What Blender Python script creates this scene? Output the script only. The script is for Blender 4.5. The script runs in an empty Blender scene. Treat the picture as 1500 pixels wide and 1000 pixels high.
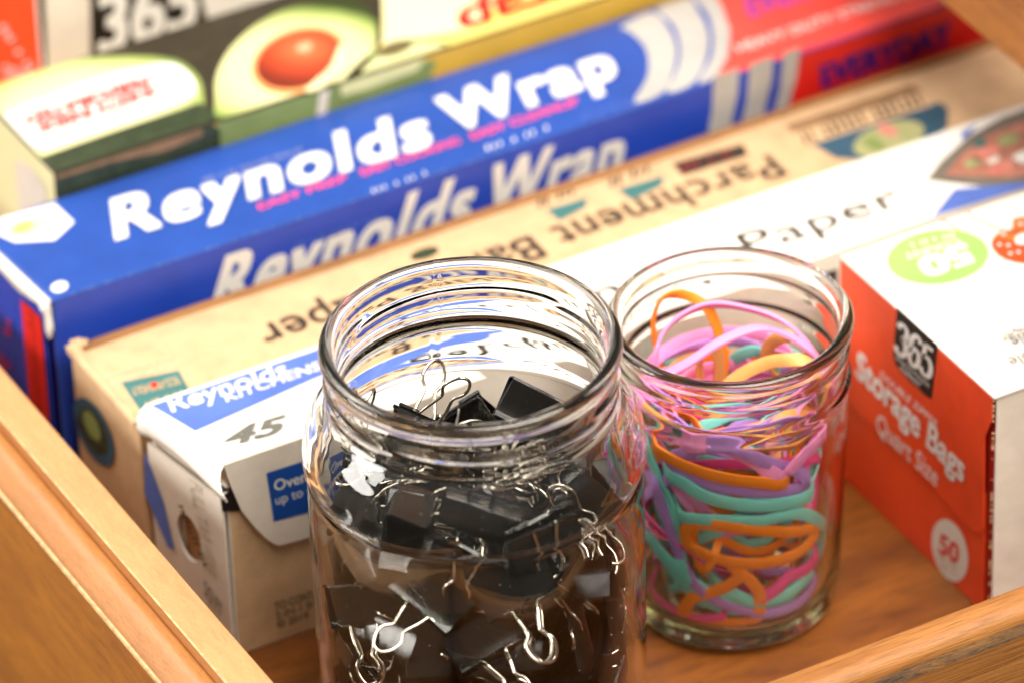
import bpy, bmesh, math, random
from mathutils import Vector, Matrix, Quaternion
random.seed(4)
R = math.radians
MM = 0.001                      # everything below is measured in millimetres
scene = bpy.context.scene
COL = scene.collection

# ------------------------------------------------------------------ camera
F_PX = 8955.5                   # focal length for a 1500 px wide frame
PITCH, YAW, ROLL = R(35.17), R(28.17), R(-1.89)
CAM = Vector((-551.04, -1194.14, 1027.71))
fw = Vector((math.sin(YAW)*math.cos(PITCH), math.cos(YAW)*math.cos(PITCH), -math.sin(PITCH)))
r0 = Vector((math.cos(YAW), -math.sin(YAW), 0)); u0 = r0.cross(fw)
CR = r0*math.cos(ROLL) + u0*math.sin(ROLL)
CU = -r0*math.sin(ROLL) + u0*math.cos(ROLL)
cd = bpy.data.cameras.new('camera'); cam = bpy.data.objects.new('camera', cd); COL.objects.link(cam)
cam.matrix_world = Matrix.Translation(CAM*MM) @ Matrix((CR, CU, -fw)).transposed().to_4x4()
cd.sensor_width = 36; cd.sensor_fit = 'HORIZONTAL'; cd.lens = F_PX/1500*36
cd.clip_start = 0.05; cd.clip_end = 50
cd.dof.use_dof = True; cd.dof.focus_distance = 1.59; cd.dof.aperture_fstop = 7.0; cd.dof.aperture_blades = 9
scene.camera = cam

# ------------------------------------------------------------------ light
w = bpy.data.worlds.new('World'); scene.world = w; w.use_nodes = True
bg = w.node_tree.nodes['Background']; bg.inputs[1].default_value = .16
_t = w.node_tree; _g = _t.nodes.new('ShaderNodeTexCoord'); _s = _t.nodes.new('ShaderNodeSeparateXYZ'); _m = _t.nodes.new('ShaderNodeMapRange'); _c = _t.nodes.new('ShaderNodeMix')
_c.data_type = 'RGBA'; _m.inputs['From Min'].default_value = -.5; _m.inputs['From Max'].default_value = .6; _m.interpolation_type = 'SMOOTHSTEP'
_c.inputs['A'].default_value = (.34, .28, .21, 1); _c.inputs['B'].default_value = (1.0, .92, .82, 1)     # a room: dim wooden floor, pale ceiling
_t.links.new(_g.outputs['Generated'], _s.inputs[0]); _t.links.new(_s.outputs['Z'], _m.inputs['Value']); _t.links.new(_m.outputs[0], _c.inputs['Factor']); _t.links.new(_c.outputs['Result'], bg.inputs[0])
def area(name, loc, target, sx, sy, power, col):
    l = bpy.data.lights.new(name, 'AREA'); l.shape = 'ELLIPSE' if name == 'room_light' else 'RECTANGLE'; l.size = sx; l.size_y = sy; l.energy = power; l.color = col
    o = bpy.data.objects.new(name, l); COL.objects.link(o); o.location = loc
    o.rotation_euler = (Vector(target)-Vector(loc)).to_track_quat('-Z', 'Y').to_euler(); return o
area('window_light', (-.52, .92, 1.18), (.12, .02, 0), 1.1, .95, 9.8, (1, .97, .92))
area('room_light', (-1.42, .50, .50), (.1, 0, .05), .8, .55, 11, (1, .96, .90))
area('fill_light', (.35, -.75, 1.55), (.1, 0, 0), 1.3, 1.1, 33, (1, .93, .83))  # added fill lamp that lifts the near faces, not a visible fixture
vs = scene.view_settings; vs.view_transform = 'Standard'; vs.look = 'None'; vs.exposure = .93; vs.gamma = 1
cy = scene.cycles
cy.use_denoising = True; cy.max_bounces = 24; cy.transmission_bounces = 20; cy.glossy_bounces = 8; cy.diffuse_bounces = 5
cy.transparent_max_bounces = 12; cy.sample_clamp_indirect = 12; cy.caustics_refractive = True; cy.caustics_reflective = True; cy.blur_glossy = 0.4

# ------------------------------------------------------------------ helpers
def ray(px, py): return (fw*F_PX + CR*(px-750) - CU*(py-500)).normalized()
def at(px, py, pl):
    """the point of the plane pl (point, normal) that the photograph shows at (px, py)"""
    d = ray(px, py); return CAM + d*((pl[0]-CAM).dot(pl[1])/d.dot(pl[1]))
def pz(z): return (Vector((0, 0, z)), Vector((0, 0, 1)))
def py_(y): return (Vector((0, y, 0)), Vector((0, -1, 0)))
def px_(x): return (Vector((x, 0, 0)), Vector((-1, 0, 0)))
def pix(P):
    d = P-CAM; z = d.dot(fw); return (750+F_PX*d.dot(CR)/z, 500-F_PX*d.dot(CU)/z)
def empty(name, loc, label, cat, group=None):
    o = bpy.data.objects.new(name, None); COL.objects.link(o); o.location = Vector(loc)*MM; o.empty_display_size = .01
    o['label'] = label; o['category'] = cat
    if group: o['group'] = group
    return o
def mesh_obj(name, V, Fc, mats, parent=None, idx=None, smooth=False, loc=None):
    """V in world mm; the object's origin goes to the parent's place (or loc)"""
    org = Vector(loc) if loc is not None else (parent_world(parent) if parent else Vector((0, 0, 0)))
    m = bpy.data.meshes.new(name); m.from_pydata([(Vector(v)-org)*MM for v in V], [], Fc)
    for mt in (mats if isinstance(mats, (list, tuple)) else [mats]): m.materials.append(mt)
    if idx:
        for p, i in zip(m.polygons, idx): p.material_index = i
    if smooth:
        for p in m.polygons: p.use_smooth = True
    m.update()
    o = bpy.data.objects.new(name, m); COL.objects.link(o)
    if parent: o.parent = parent
    else: o.location = org*MM
    return o
def parent_world(p):
    v = Vector((0, 0, 0))
    while p: v += p.location/MM; p = p.parent
    return v
def bevel(o, wd, seg=2):
    bm = bmesh.new(); bm.from_mesh(o.data); bmesh.ops.recalc_face_normals(bm, faces=bm.faces)
    bmesh.ops.bevel(bm, geom=bm.edges[:], offset=wd*MM, segments=seg, profile=.5, affect='EDGES', clamp_overlap=True)
    bm.to_mesh(o.data); bm.free(); return o
def smooth_closed(pts, n=6):
    out = []; N = len(pts)
    for i in range(N):
        p0, p1, p2, p3 = [Vector(pts[(i+k-1) % N]) for k in range(4)]
        for j in range(n):
            t = j/n
            out.append(.5*((2*p1)+(p2-p0)*t+(2*p0-5*p1+4*p2-p3)*t*t+(3*p1-p0-3*p2+p3)*t**3))
    return out

# ------------------------------------------------------------------ materials
def nt(name):
    m = bpy.data.materials.new(name); m.use_nodes = True; t = m.node_tree; return m, t, t.nodes['Principled BSDF']
def rgb(r, g, b):   # display colour -> linear
    f = lambda c: (c/255/12.92) if c/255 <= .04045 else ((c/255+.055)/1.055)**2.4
    return (f(r), f(g), f(b), 1)
def N(t, typ, **kw):
    n = t.nodes.new(typ)
    for k, v in kw.items():
        if k in n.inputs: n.inputs[k].default_value = v
        else: setattr(n, k, v)
    return n
def card(name, c, rough=.5, var=.07, scale=60, bump=.12, c2=None, fine=900, spec=.5, coat=0):
    """printed card or ink: slight mottling, fibre relief"""
    m, t, b = nt(name); L = t.links.new
    tc = N(t, 'ShaderNodeTexCoord'); n1 = N(t, 'ShaderNodeTexNoise', Scale=scale, Detail=6.0, Roughness=.6); L(tc.outputs['Object'], n1.inputs['Vector'])
    mx = N(t, 'ShaderNodeMix', data_type='RGBA'); L(n1.outputs['Fac'], mx.inputs['Factor'])
    d = c2 if c2 else tuple(x*(1-3*var) for x in c[:3])+(1,)
    mx.inputs['A'].default_value = d; mx.inputs['B'].default_value = tuple(min(1, x*(1+var)) for x in c[:3])+(1,)
    if not c2:
        mr = N(t, 'ShaderNodeMapRange'); mr.inputs['From Min'].default_value = .25; mr.inputs['From Max'].default_value = .6
        L(n1.outputs['Fac'], mr.inputs['Value']); L(mr.outputs[0], mx.inputs['Factor'])
    L(mx.outputs['Result'], b.inputs['Base Color'])
    n2 = N(t, 'ShaderNodeTexNoise', Scale=fine, Detail=4.0); L(tc.outputs['Object'], n2.inputs['Vector'])
    n3 = N(t, 'ShaderNodeTexNoise', Scale=28.0, Detail=3.0); L(tc.outputs['Object'], n3.inputs['Vector'])
    b1 = N(t, 'ShaderNodeBump', Strength=bump, Distance=.0004); L(n2.outputs['Fac'], b1.inputs['Height'])
    b2 = N(t, 'ShaderNodeBump', Strength=.6, Distance=.002); L(n3.outputs['Fac'], b2.inputs['Height']); L(b1.outputs[0], b2.inputs['Normal'])
    L(b2.outputs[0], b.inputs['Normal'])
    b.inputs['Roughness'].default_value = rough; b.inputs['Specular IOR Level'].default_value = spec; b.inputs['Coat Weight'].default_value = coat
    b.inputs['Coat Roughness'].default_value = .25
    return m
def wood(name, dark, light, scl, rough=.45, coat=.25, pore=.5, bump=.25, blotch=.5):
    m, t, b = nt(name); L = t.links.new
    tc = N(t, 'ShaderNodeTexCoord'); mp = N(t, 'ShaderNodeMapping'); mp.inputs['Scale'].default_value = scl; L(tc.outputs['Object'], mp.inputs['Vector'])
    g = N(t, 'ShaderNodeTexNoise', Scale=1.0, Detail=8.0, Roughness=.62, Distortion=.6); L(mp.outputs[0], g.inputs['Vector'])
    ramp = N(t, 'ShaderNodeValToRGB'); ramp.color_ramp.elements[0].position = .32; ramp.color_ramp.elements[1].position = .68
    ramp.color_ramp.elements[0].color = dark; ramp.color_ramp.elements[1].color = light; L(g.outputs['Fac'], ramp.inputs[0])
    mp2 = N(t, 'ShaderNodeMapping'); mp2.inputs['Scale'].default_value = tuple(s*6 for s in scl); L(tc.outputs['Object'], mp2.inputs['Vector'])
    p = N(t, 'ShaderNodeTexNoise', Scale=1.0, Detail=4.0, Roughness=.7); L(mp2.outputs[0], p.inputs['Vector'])
    pr = N(t, 'ShaderNodeMapRange'); pr.inputs['From Min'].default_value = .36; pr.inputs['From Max'].default_value = .52; L(p.outputs['Fac'], pr.inputs['Value'])
    mx = N(t, 'ShaderNodeMix', data_type='RGBA'); mx.blend_type = 'MULTIPLY'; mx.inputs['Factor'].default_value = pore
    L(ramp.outputs[0], mx.inputs['A']); L(pr.outputs[0], mx.inputs['B'])
    bl = N(t, 'ShaderNodeTexNoise', Scale=22.0, Detail=3.0); L(tc.outputs['Object'], bl.inputs['Vector'])
    br = N(t, 'ShaderNodeMapRange'); br.inputs['To Min'].default_value = 1-blotch; br.inputs['To Max'].default_value = 1+blotch*.6; L(bl.outputs['Fac'], br.inputs['Value'])
    hs = N(t, 'ShaderNodeHueSaturation'); L(br.outputs[0], hs.inputs['Value']); L(mx.outputs['Result'], hs.inputs['Color'])
    L(hs.outputs[0], b.inputs['Base Color'])
    bp = N(t, 'ShaderNodeBump', Strength=bump, Distance=.0005); L(p.outputs['Fac'], bp.inputs['Height']); L(bp.outputs[0], b.inputs['Normal'])
    b.inputs['Roughness'].default_value = rough; b.inputs['Coat Weight'].default_value = coat; b.inputs['Coat Roughness'].default_value = .32
    return m
def glass(name, col, abs_col, dens, bump=.06):
    m, t, b = nt(name); L = t.links.new
    b.inputs['Transmission Weight'].default_value = 1; b.inputs['Roughness'].default_value = 0.0; b.inputs['IOR'].default_value = 1.5
    b.inputs['Base Color'].default_value = col
    tc = N(t, 'ShaderNodeTexCoord'); n = N(t, 'ShaderNodeTexNoise', Scale=38.0, Detail=1.0); L(tc.outputs['Object'], n.inputs['Vector'])
    bp = N(t, 'ShaderNodeBump', Strength=bump, Distance=.004); L(n.outputs['Fac'], bp.inputs['Height']); L(bp.outputs[0], b.inputs['Normal'])
    va = N(t, 'ShaderNodeVolumeAbsorption'); va.inputs['Color'].default_value = abs_col; va.inputs['Density'].default_value = dens
    L(va.outputs[0], t.nodes['Material Output'].inputs['Volume'])
    return m
M = {}
M['wood_edge'] = wood('wood_top_edge', rgb(192, 140, 88), rgb(204, 154, 102), (620, 110, 620), rough=.6, coat=.05, pore=.16, bump=.5, blotch=.15)
M['wood_bead'] = wood('wood_bead', rgb(168, 108, 52), rgb(184, 124, 66), (420, 60, 420), rough=.5, coat=.35, pore=.2, bump=.2, blotch=.12)
M['wood_face'] = wood('wood_face', rgb(140, 80, 2), rgb(168, 102, 8), (260, 26, 160), rough=.75, coat=0, pore=.16, bump=.2, blotch=.18)
M['wood_side'] = wood('wood_side', rgb(158, 98, 44), rgb(188, 128, 66), (12, 300, 300), rough=.5, coat=.1, pore=.35, bump=.5, blotch=.15)
M['wood_stain'] = wood('wood_stain', rgb(96, 82, 74), rgb(176, 128, 78), (60, 220, 220), rough=.6, coat=0, pore=.4, bump=.4, blotch=.4)
M['wood_floor'] = wood('wood_floor', rgb(96, 46, 6), rgb(150, 86, 20), (14, 60, 100), rough=.5, coat=.1, pore=.3, bump=.15, blotch=.5)
M['wood_cab'] = wood('wood_cabinet', rgb(140, 80, 18), rgb(172, 106, 32), (90, 30, 200), rough=.5, coat=.1, pore=.3, bump=.3, blotch=.3)
M['white'] = card('white_card', rgb(238, 234, 226), rough=.6, var=.03)
M['whitegloss'] = card('white_gloss_card', rgb(232, 229, 222), rough=.4, var=.02)
M['offwhite'] = card('offwhite_card', rgb(222, 212, 198), rough=.6, var=.05)
M['greycard'] = card('grey_card_edge', rgb(170, 158, 140), rough=.8, var=.2, scale=500)
M['kraft'] = card('kraft_card', rgb(203, 168, 128), rough=.75, var=.06, scale=120, bump=.3)
M['kraftdark'] = card('kraft_dark', rgb(150, 104, 60), rough=.8, var=.1)
M['brown'] = card('brown_card', rgb(120, 84, 52), rough=.85, var=.1)
M['wood_worn'] = card('worn_pale_wood', rgb(204, 160, 114), rough=.6, var=.15, scale=400)
M['blue'] = card('blue_ink', rgb(34, 74, 160), rough=.38, var=.05, coat=.15)
M['blueshade'] = card('shaded_blue_ink', rgb(30, 66, 176), rough=.38, var=.05, coat=.15)  # same ink as the top, with the sides' shade put into its colour
M['bluekit'] = card('mid_blue_ink', rgb(84, 112, 190), rough=.55, var=.06)
M['bluelabel'] = card('label_blue_ink', rgb(16, 74, 160), rough=.5, var=.05)
M['print_white'] = card('white_ink', rgb(236, 234, 228), rough=.4, var=.03)
M['silver'] = card('silver_ink', rgb(178, 176, 172), rough=.35, var=.04)
M['silverfront'] = card('pale_silver_ink', rgb(218, 216, 212), rough=.35, var=.03)
M['pink'] = card('pink_ink', rgb(240, 84, 140), rough=.4)
M['coral'] = card('coral_ink', rgb(234, 78, 70), rough=.36, var=.05, coat=.2)
M['red'] = card('red_ink', rgb(216, 34, 26), rough=.4, var=.06)
M['navy'] = card('navy_ink', rgb(38, 24, 120), rough=.4)
M['purple'] = card('purple_ink', rgb(140, 60, 170), rough=.4)
M['orange'] = card('orange_ink', rgb(244, 78, 34), rough=.42, var=.05, coat=.1)
M['orangedark'] = card('dark_orange_ink', rgb(160, 20, 14), rough=.5)
M['black'] = card('black_ink', rgb(28, 24, 22), rough=.45)
M['grey'] = card('grey_ink', rgb(112, 110, 102), rough=.5)
M['darktext'] = card('dark_text_ink', rgb(52, 42, 34), rough=.5, var=.1)
M['greytext'] = card('grey_text_ink', rgb(120, 112, 100), rough=.5, var=.1)
M['faint'] = card('faint_text_ink', rgb(196, 184, 160), rough=.5, var=.1)
M['teal'] = card('teal_ink', rgb(62, 112, 110), rough=.5)
M['tealblue'] = card('teal_blue_ink', rgb(48, 84, 104), rough=.5, var=.1)
M['lime'] = card('lime_ink', rgb(150, 192, 104), rough=.45, var=.04)
M['cookie'] = card('cookie_ink', rgb(206, 112, 48), rough=.5, var=.15, scale=300)
M['yellow'] = card('yellow_ink', rgb(228, 208, 110), rough=.42, var=.05, scale=20)
M['gold'] = card('gold_ink', rgb(206, 166, 58), rough=.45, var=.08, scale=25)
M['cream'] = card('cream_ink', rgb(232, 226, 176), rough=.42, var=.04, scale=30)
M['avoskin'] = card('avocado_skin_ink', rgb(66, 80, 50), rough=.45, c2=rgb(4, 8, 4), scale=260)
M['avogreen'] = card('avocado_green_ink', rgb(128, 146, 84), rough=.45, var=.08)
M['avoflesh'] = card('avocado_flesh_ink', rgb(214, 214, 156), rough=.45, var=.04)
M['pit'] = card('avocado_pit_ink', rgb(168, 52, 26), rough=.35, c2=rgb(214, 104, 56), scale=70)
M['avomid'] = card('avocado_inner_ink', rgb(176, 184, 112), rough=.45, var=.06)
M['pitedge'] = card('avocado_pit_rim_ink', rgb(226, 150, 88), rough=.45, var=.1)
M['pithole'] = card('avocado_hollow_ink', rgb(112, 100, 62), rough=.4, var=.2)
M['photodark'] = card('dark_photo_ink', rgb(70, 60, 42), rough=.45, c2=rgb(26, 22, 14), scale=140)
M['bark'] = card('brown_photo_ink', rgb(166, 128, 92), rough=.45, c2=rgb(86, 70, 44), scale=200)
M['salad'] = card('salad_photo_ink', rgb(190, 178, 130), rough=.5, c2=rgb(120, 140, 90), scale=260)
M['food'] = card('food_photo_ink', rgb(214, 150, 128), rough=.45, c2=rgb(120, 64, 48), scale=190)
M['foodred'] = card('red_food_ink', rgb(190, 60, 56), rough=.45, c2=rgb(220, 170, 150), scale=260)
M['glass'] = glass('clear_glass', (1, 1, 1, 1), (.72, .86, .66, 1), 14, bump=.10)
M['glass2'] = glass('clear_jar_glass', (1, 1, 1, 1), (.80, .85, .56, 1), 26, bump=.0)
def plain(name, c, rough, metal=0, coat=0, bump=0, bs=400, sss=0):
    m, t, b = nt(name); L = t.links.new
    b.inputs['Base Color'].default_value = c; b.inputs['Roughness'].default_value = rough; b.inputs['Metallic'].default_value = metal; b.inputs['Coat Weight'].default_value = coat
    tc = N(t, 'ShaderNodeTexCoord'); n = N(t, 'ShaderNodeTexNoise', Scale=float(bs), Detail=3.0); L(tc.outputs['Object'], n.inputs['Vector'])
    mr = N(t, 'ShaderNodeMapRange'); mr.inputs['To Min'].default_value = max(0, rough*.7); mr.inputs['To Max'].default_value = min(1, rough*1.35); L(n.outputs['Fac'], mr.inputs['Value']); L(mr.outputs[0], b.inputs['Roughness'])
    if bump:
        bp = N(t, 'ShaderNodeBump', Strength=bump, Distance=.0004); L(n.outputs['Fac'], bp.inputs['Height']); L(bp.outputs[0], b.inputs['Normal'])
    return m
M['clip'] = plain('black_enamelled_steel', (.008, .007, .006, 1), .22, 0, 0, bump=.05)
M['wire'] = plain('nickel_wire', (.55, .49, .41, 1), .17, 1)
def rubber(n, c): return plain(n, c, .5, 0, 0, bump=.25, bs=900)
RB = {'teal': rubber('teal_rubber', rgb(130, 220, 208)), 'orange': rubber('orange_rubber', rgb(252, 138, 26)), 'peach': rubber('light_orange_rubber', rgb(248, 174, 98)),
      'pink': rubber('pink_rubber', rgb(248, 152, 206)), 'purple': rubber('purple_rubber', rgb(186, 136, 212)), 'magenta': rubber('magenta_rubber', rgb(236, 70, 146))}

def radial(name, c3, rad, stops, org, squash=1.0, rough=.42, wob=.10):
    """printed photograph of something round: colours by distance from the point c3"""
    m, t, b = nt(name); L = t.links.new
    tc = N(t, 'ShaderNodeTexCoord'); mp = N(t, 'ShaderNodeMapping'); mp.vector_type = 'TEXTURE'
    c = (Vector(c3)-Vector(org))*MM; mp.inputs['Location'].default_value = c; mp.inputs['Scale'].default_value = (rad*MM, rad*MM*squash, rad*MM)
    no = N(t, 'ShaderNodeTexNoise', Scale=90.0, Detail=4.0); L(tc.outputs['Object'], no.inputs['Vector'])
    L(tc.outputs['Object'], mp.inputs['Vector']); ln = N(t, 'ShaderNodeVectorMath', operation='LENGTH'); L(mp.outputs[0], ln.inputs[0])
    ad = N(t, 'ShaderNodeMath', operation='MULTIPLY_ADD'); L(no.outputs['Fac'], ad.inputs[0]); ad.inputs[1].default_value = wob; L(ln.outputs['Value'], ad.inputs[2])
    sb = N(t, 'ShaderNodeMath', operation='SUBTRACT'); L(ad.outputs[0], sb.inputs[0]); sb.inputs[1].default_value = wob/2
    r = N(t, 'ShaderNodeValToRGB'); els = r.color_ramp.elements
    while len(els) < len(stops): els.new(.5)
    for e, (ps, cc) in zip(els, stops): e.position = ps; e.color = cc
    L(sb.outputs[0], r.inputs[0]); L(r.outputs[0], b.inputs['Base Color']); b.inputs['Roughness'].default_value = rough; return m
CLIPS = [
    (6.9, -33.6, 6.0, 0.99, 0.102, 0.01, 0.101),
    (13.3, 26.3, 6.6, 0.76, 0.125, 0.104, 0.63),
    (28.3, 6.3, 8.2, 0.146, -0.057, 0.358, -0.92),
    (35.9, -13.0, 9.6, 0.378, 0.438, -0.618, -0.532),
    (-12.1, 13.5, 9.6, 0.575, -0.667, 0.359, -0.31),
    (-24.8, 5.4, 9.6, 0.137, -0.159, -0.741, 0.638),
    (-13.8, -7.4, 9.6, 0.599, 0.696, 0.3, 0.258),
    (-18.6, 20.5, 9.6, 0.311, -0.361, -0.666, 0.574),
    (3.4, -10.1, 9.6, 0.597, -0.693, 0.306, -0.263),
    (17.5, 18.5, 10.6, 0.465, 0.621, 0.459, 0.433),
    (13.9, -26.6, 11.0, 0.411, 0.235, 0.576, 0.667),
    (8.5, 17.3, 12.2, 0.665, 0.632, -0.136, -0.374),
    (-23.2, 17.8, 13.0, 0.933, 0.117, -0.09, -0.327),
    (-7.0, -24.5, 14.0, 0.636, -0.125, -0.555, 0.522),
    (-5.9, 4.9, 14.5, 0.2, -0.332, -0.34, 0.857),
    (-23.3, -26.6, 14.6, 0.273, -0.653, 0.273, 0.651),
    (9.2, 37.4, 15.5, 0.573, 0.63, -0.419, 0.315),
    (26.9, 11.7, 15.6, 0.127, -0.055, 0.494, -0.858),
    (-13.9, 26.0, 17.0, 0.382, -0.807, 0.327, -0.309),
    (-6.3, 36.9, 17.3, 0.111, 0.256, -0.527, 0.803),
    (-38.3, 4.9, 17.6, 0.519, -0.398, 0.613, -0.444),
    (-13.5, -16.1, 19.6, 0.259, 0.333, -0.72, -0.55),
    (3.0, 0.9, 20.0, 0.624, -0.66, 0.391, -0.148),
    (2.8, -18.7, 20.1, 0.354, 0.893, -0.268, -0.081),
    (23.0, -5.6, 20.1, 0.67, 0.727, -0.146, -0.015),
    (-11.8, -36.3, 21.0, 0.768, -0.564, 0.294, 0.079),
    (-5.0, 9.2, 22.4, 0.808, 0.18, -0.431, -0.359),
    (31.2, 16.5, 22.6, 0.368, -0.573, 0.309, 0.663),
    (24.6, -29.7, 24.5, 0.675, -0.638, -0.344, 0.14),
    (27.1, 13.9, 24.9, 0.176, -0.418, -0.584, 0.673),
    (-28.8, -7.2, 25.7, 0.733, 0.648, 0.198, 0.055),
    (-1.8, 38.5, 26.3, 0.718, 0.66, 0.166, -0.143),
    (1.6, -18.0, 26.6, 0.426, -0.894, 0.132, 0.041),
    (-5.9, -38.1, 28.1, 0.687, -0.667, 0.248, 0.144),
    (5.4, -30.0, 28.2, 0.435, 0.365, 0.538, 0.623),
    (17.9, -1.8, 28.6, 0.736, 0.664, 0.009, 0.132),
    (1.4, -14.4, 30.2, 0.551, -0.304, -0.172, -0.758),
    (-20.5, 21.2, 31.4, 0.108, -0.981, 0.154, -0.055),
    (-26.3, 0.0, 31.9, 0.193, 0.912, 0.18, -0.314),
    (7.2, 0.3, 34.7, 0.525, -0.022, 0.759, 0.385),
    (-12.2, 25.3, 35.9, 0.338, 0.336, 0.531, 0.7),
    (-31.7, -19.5, 36.1, 0.247, 0.433, 0.696, 0.516),
    (-19.3, -4.2, 36.3, 0.399, -0.879, 0.22, 0.139),
    (4.3, 19.0, 36.4, 0.079, -0.276, 0.958, -0.002),
    (-27.3, 26.5, 36.4, 0.323, -0.217, 0.738, -0.551),
    (21.7, 5.2, 37.0, 0.402, -0.505, 0.41, -0.644),
    (32.0, -13.0, 37.2, 0.684, 0.283, -0.467, 0.485),
    (20.5, -15.2, 37.2, 0.657, -0.139, -0.052, -0.739),
    (32.6, -1.6, 37.3, 0.017, 0.603, -0.763, 0.231),
    (11.0, -30.0, 37.5, 0.632, -0.738, 0.175, -0.16),
    (15.6, 15.1, 37.5, 0.419, 0.25, -0.873, 0.007),
    (-4.6, -37.5, 38.3, 0.578, -0.763, 0.231, 0.172),
    (-3.8, 0.5, 38.6, 0.419, 0.184, -0.708, -0.538),
    (-37.7, 6.5, 39.1, 0.729, 0.223, 0.596, 0.254),
    (11.3, 32.8, 39.7, 0.242, 0.196, 0.936, -0.162),
    (-20.4, -14.8, 40.5, 0.397, 0.67, 0.602, 0.177),
    (-21.8, -14.8, 40.7, 0.605, -0.48, -0.237, 0.59),
    (-3.1, -7.1, 42.0, 0.189, -0.487, 0.841, 0.142),
    (-7.0, -7.4, 44.6, 0.38, -0.125, -0.519, 0.755),
    (37.0, 10.0, 45.2, 0.599, 0.532, -0.489, -0.344),
    (-15.0, 27.6, 45.4, 0.567, 0.443, 0.357, 0.596),
    (-4.4, 7.0, 47.3, 0.596, -0.294, -0.202, 0.72),
    (-21.9, 17.4, 47.6, 0.567, -0.463, -0.314, -0.605),
    (32.2, -12.3, 48.2, 0.817, -0.029, 0.185, 0.546),
    (12.0, 26.4, 48.3, 0.026, 0.503, -0.461, -0.73),
    (19.1, 22.1, 48.7, 0.147, 0.944, 0.062, 0.291),
    (7.8, 5.1, 49.3, 0.425, -0.392, 0.569, -0.584),
    (5.7, 9.3, 49.6, 0.5, -0.689, -0.505, 0.141),
    (-9.5, -30.8, 50.0, 0.389, -0.897, 0.183, -0.102),
    (-23.6, 8.7, 50.0, 0.266, -0.904, -0.121, 0.314),
    (-16.0, 27.0, 54.7, 0.539, -0.444, 0.518, -0.493),
    (2.6, -25.2, 55.2, 0.022, 0.651, -0.611, 0.449),
    (-34.3, -12.2, 55.4, 0.379, -0.722, 0.5, -0.292),
    (23.1, 11.0, 55.8, 0.625, 0.574, 0.47, 0.243),
    (16.7, -16.0, 56.3, 0.232, 0.78, -0.581, 0.023),
    (18.1, 17.6, 58.0, 0.439, -0.847, -0.207, -0.217),
    (-16.0, -24.8, 58.4, 0.156, 0.002, -0.722, -0.674),
    (27.7, -12.6, 59.0, 0.463, 0.336, -0.676, -0.464),
    (-23.3, 4.5, 59.1, 0.093, -0.649, 0.724, -0.213),
    (9.5, 20.4, 59.7, 0.066, -0.081, -0.472, 0.875),
    (-35.4, 14.3, 60.2, 0.641, 0.529, 0.388, 0.398),
    (2.2, 3.3, 60.9, 0.696, 0.258, 0.567, 0.357),
    (4.6, -9.5, 62.2, 0.072, 0.794, 0.416, -0.437),
    (4.4, -23.2, 62.8, 0.25, -0.908, -0.336, 0.027),
    (16.7, -30.1, 63.4, 0.028, 0.953, 0.228, 0.195),
    (0.8, 27.2, 63.4, 0.588, -0.486, -0.261, 0.591),
    (-11.4, -32.4, 63.6, 0.128, -0.15, -0.978, 0.068),
    (-15.7, -7.6, 63.9, 0.736, 0.672, 0.049, -0.07),
    (-13.3, 12.1, 65.7, 0.267, -0.649, 0.591, -0.397),
    (-14.9, 18.4, 66.3, 0.447, -0.535, -0.41, 0.589),
    (20.5, -9.5, 66.7, 0.41, -0.812, -0.308, 0.28),
    (27.4, 11.2, 67.0, 0.544, 0.635, 0.549, -0.001),
    (-38.5, -0.5, 67.1, 0.595, -0.367, 0.637, -0.325),
    (-11.0, -2.5, 68.0, 0.124, 0.987, -0.008, 0.102),
    (16.9, 24.1, 68.1, 0.301, 0.181, -0.846, -0.4),
    (16.4, -28.1, 68.5, 0.76, -0.175, -0.483, -0.397),
    (-4.3, 30.6, 69.8, 0.965, -0.162, 0.127, -0.164),
    (-14.8, -31.6, 71.1, 0.601, -0.655, 0.428, -0.166),
    (16.0, 30.6, 71.5, 0.921, -0.119, -0.279, -0.246),
    (-10.3, 2.9, 71.7, 0.739, 0.666, -0.065, 0.077),
    (-31.4, 22.5, 73.8, 0.268, -0.361, 0.584, -0.677),
    (-30.9, -14.3, 74.2, 0.265, 0.782, -0.476, 0.304),
    (29.8, -3.3, 74.6, 0.537, 0.838, -0.019, -0.096),
    (30.5, 16.3, 74.6, 0.501, 0.431, -0.748, 0.061),
    (0.8, -4.7, 74.9, 0.449, 0.534, 0.544, 0.466),
    (-11.9, 27.4, 75.4, 0.728, 0.463, -0.268, -0.43),
    (1.4, -29.0, 76.2, 0.205, 0.64, 0.73, 0.126),
    (-6.3, 14.4, 76.2, 0.416, 0.562, 0.58, 0.418),
    (-8.3, -29.4, 76.6, 0.607, 0.411, 0.409, 0.543),
    (-6.6, -6.7, 76.8, 0.756, -0.046, -0.091, 0.647),
    (-37.5, -2.1, 77.1, 0.541, -0.454, 0.671, -0.224),
    (17.5, 15.3, 77.3, 0.448, -0.218, 0.813, 0.3),
    (-19.6, -27.6, 77.6, 0.923, 0.128, 0.096, -0.35),
    (1.8, -10.4, 79.7, 0.74, -0.151, -0.194, 0.627),
    (-25.2, -13.3, 79.9, 0.096, 0.243, 0.707, 0.657),
    (19.1, -16.2, 80.4, 0.225, 0.881, -0.241, 0.34),
    (6.9, 12.4, 80.8, 0.614, 0.671, 0.411, 0.068),
    (7.1, 13.7, 80.9, 0.346, 0.143, -0.658, -0.653),
    (0.1, -34.3, 83.4, 0.009, 0.047, 0.099, -0.994),
    (33.6, -7.0, 83.9, 0.382, 0.194, -0.766, -0.48),
    (29.7, 0.5, 84.5, 0.191, -0.033, -0.284, -0.939),
    (-27.6, 8.9, 85.4, 0.567, 0.575, 0.531, 0.256),
    (-18.8, -18.1, 85.9, 0.267, 0.422, -0.393, 0.772),
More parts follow.
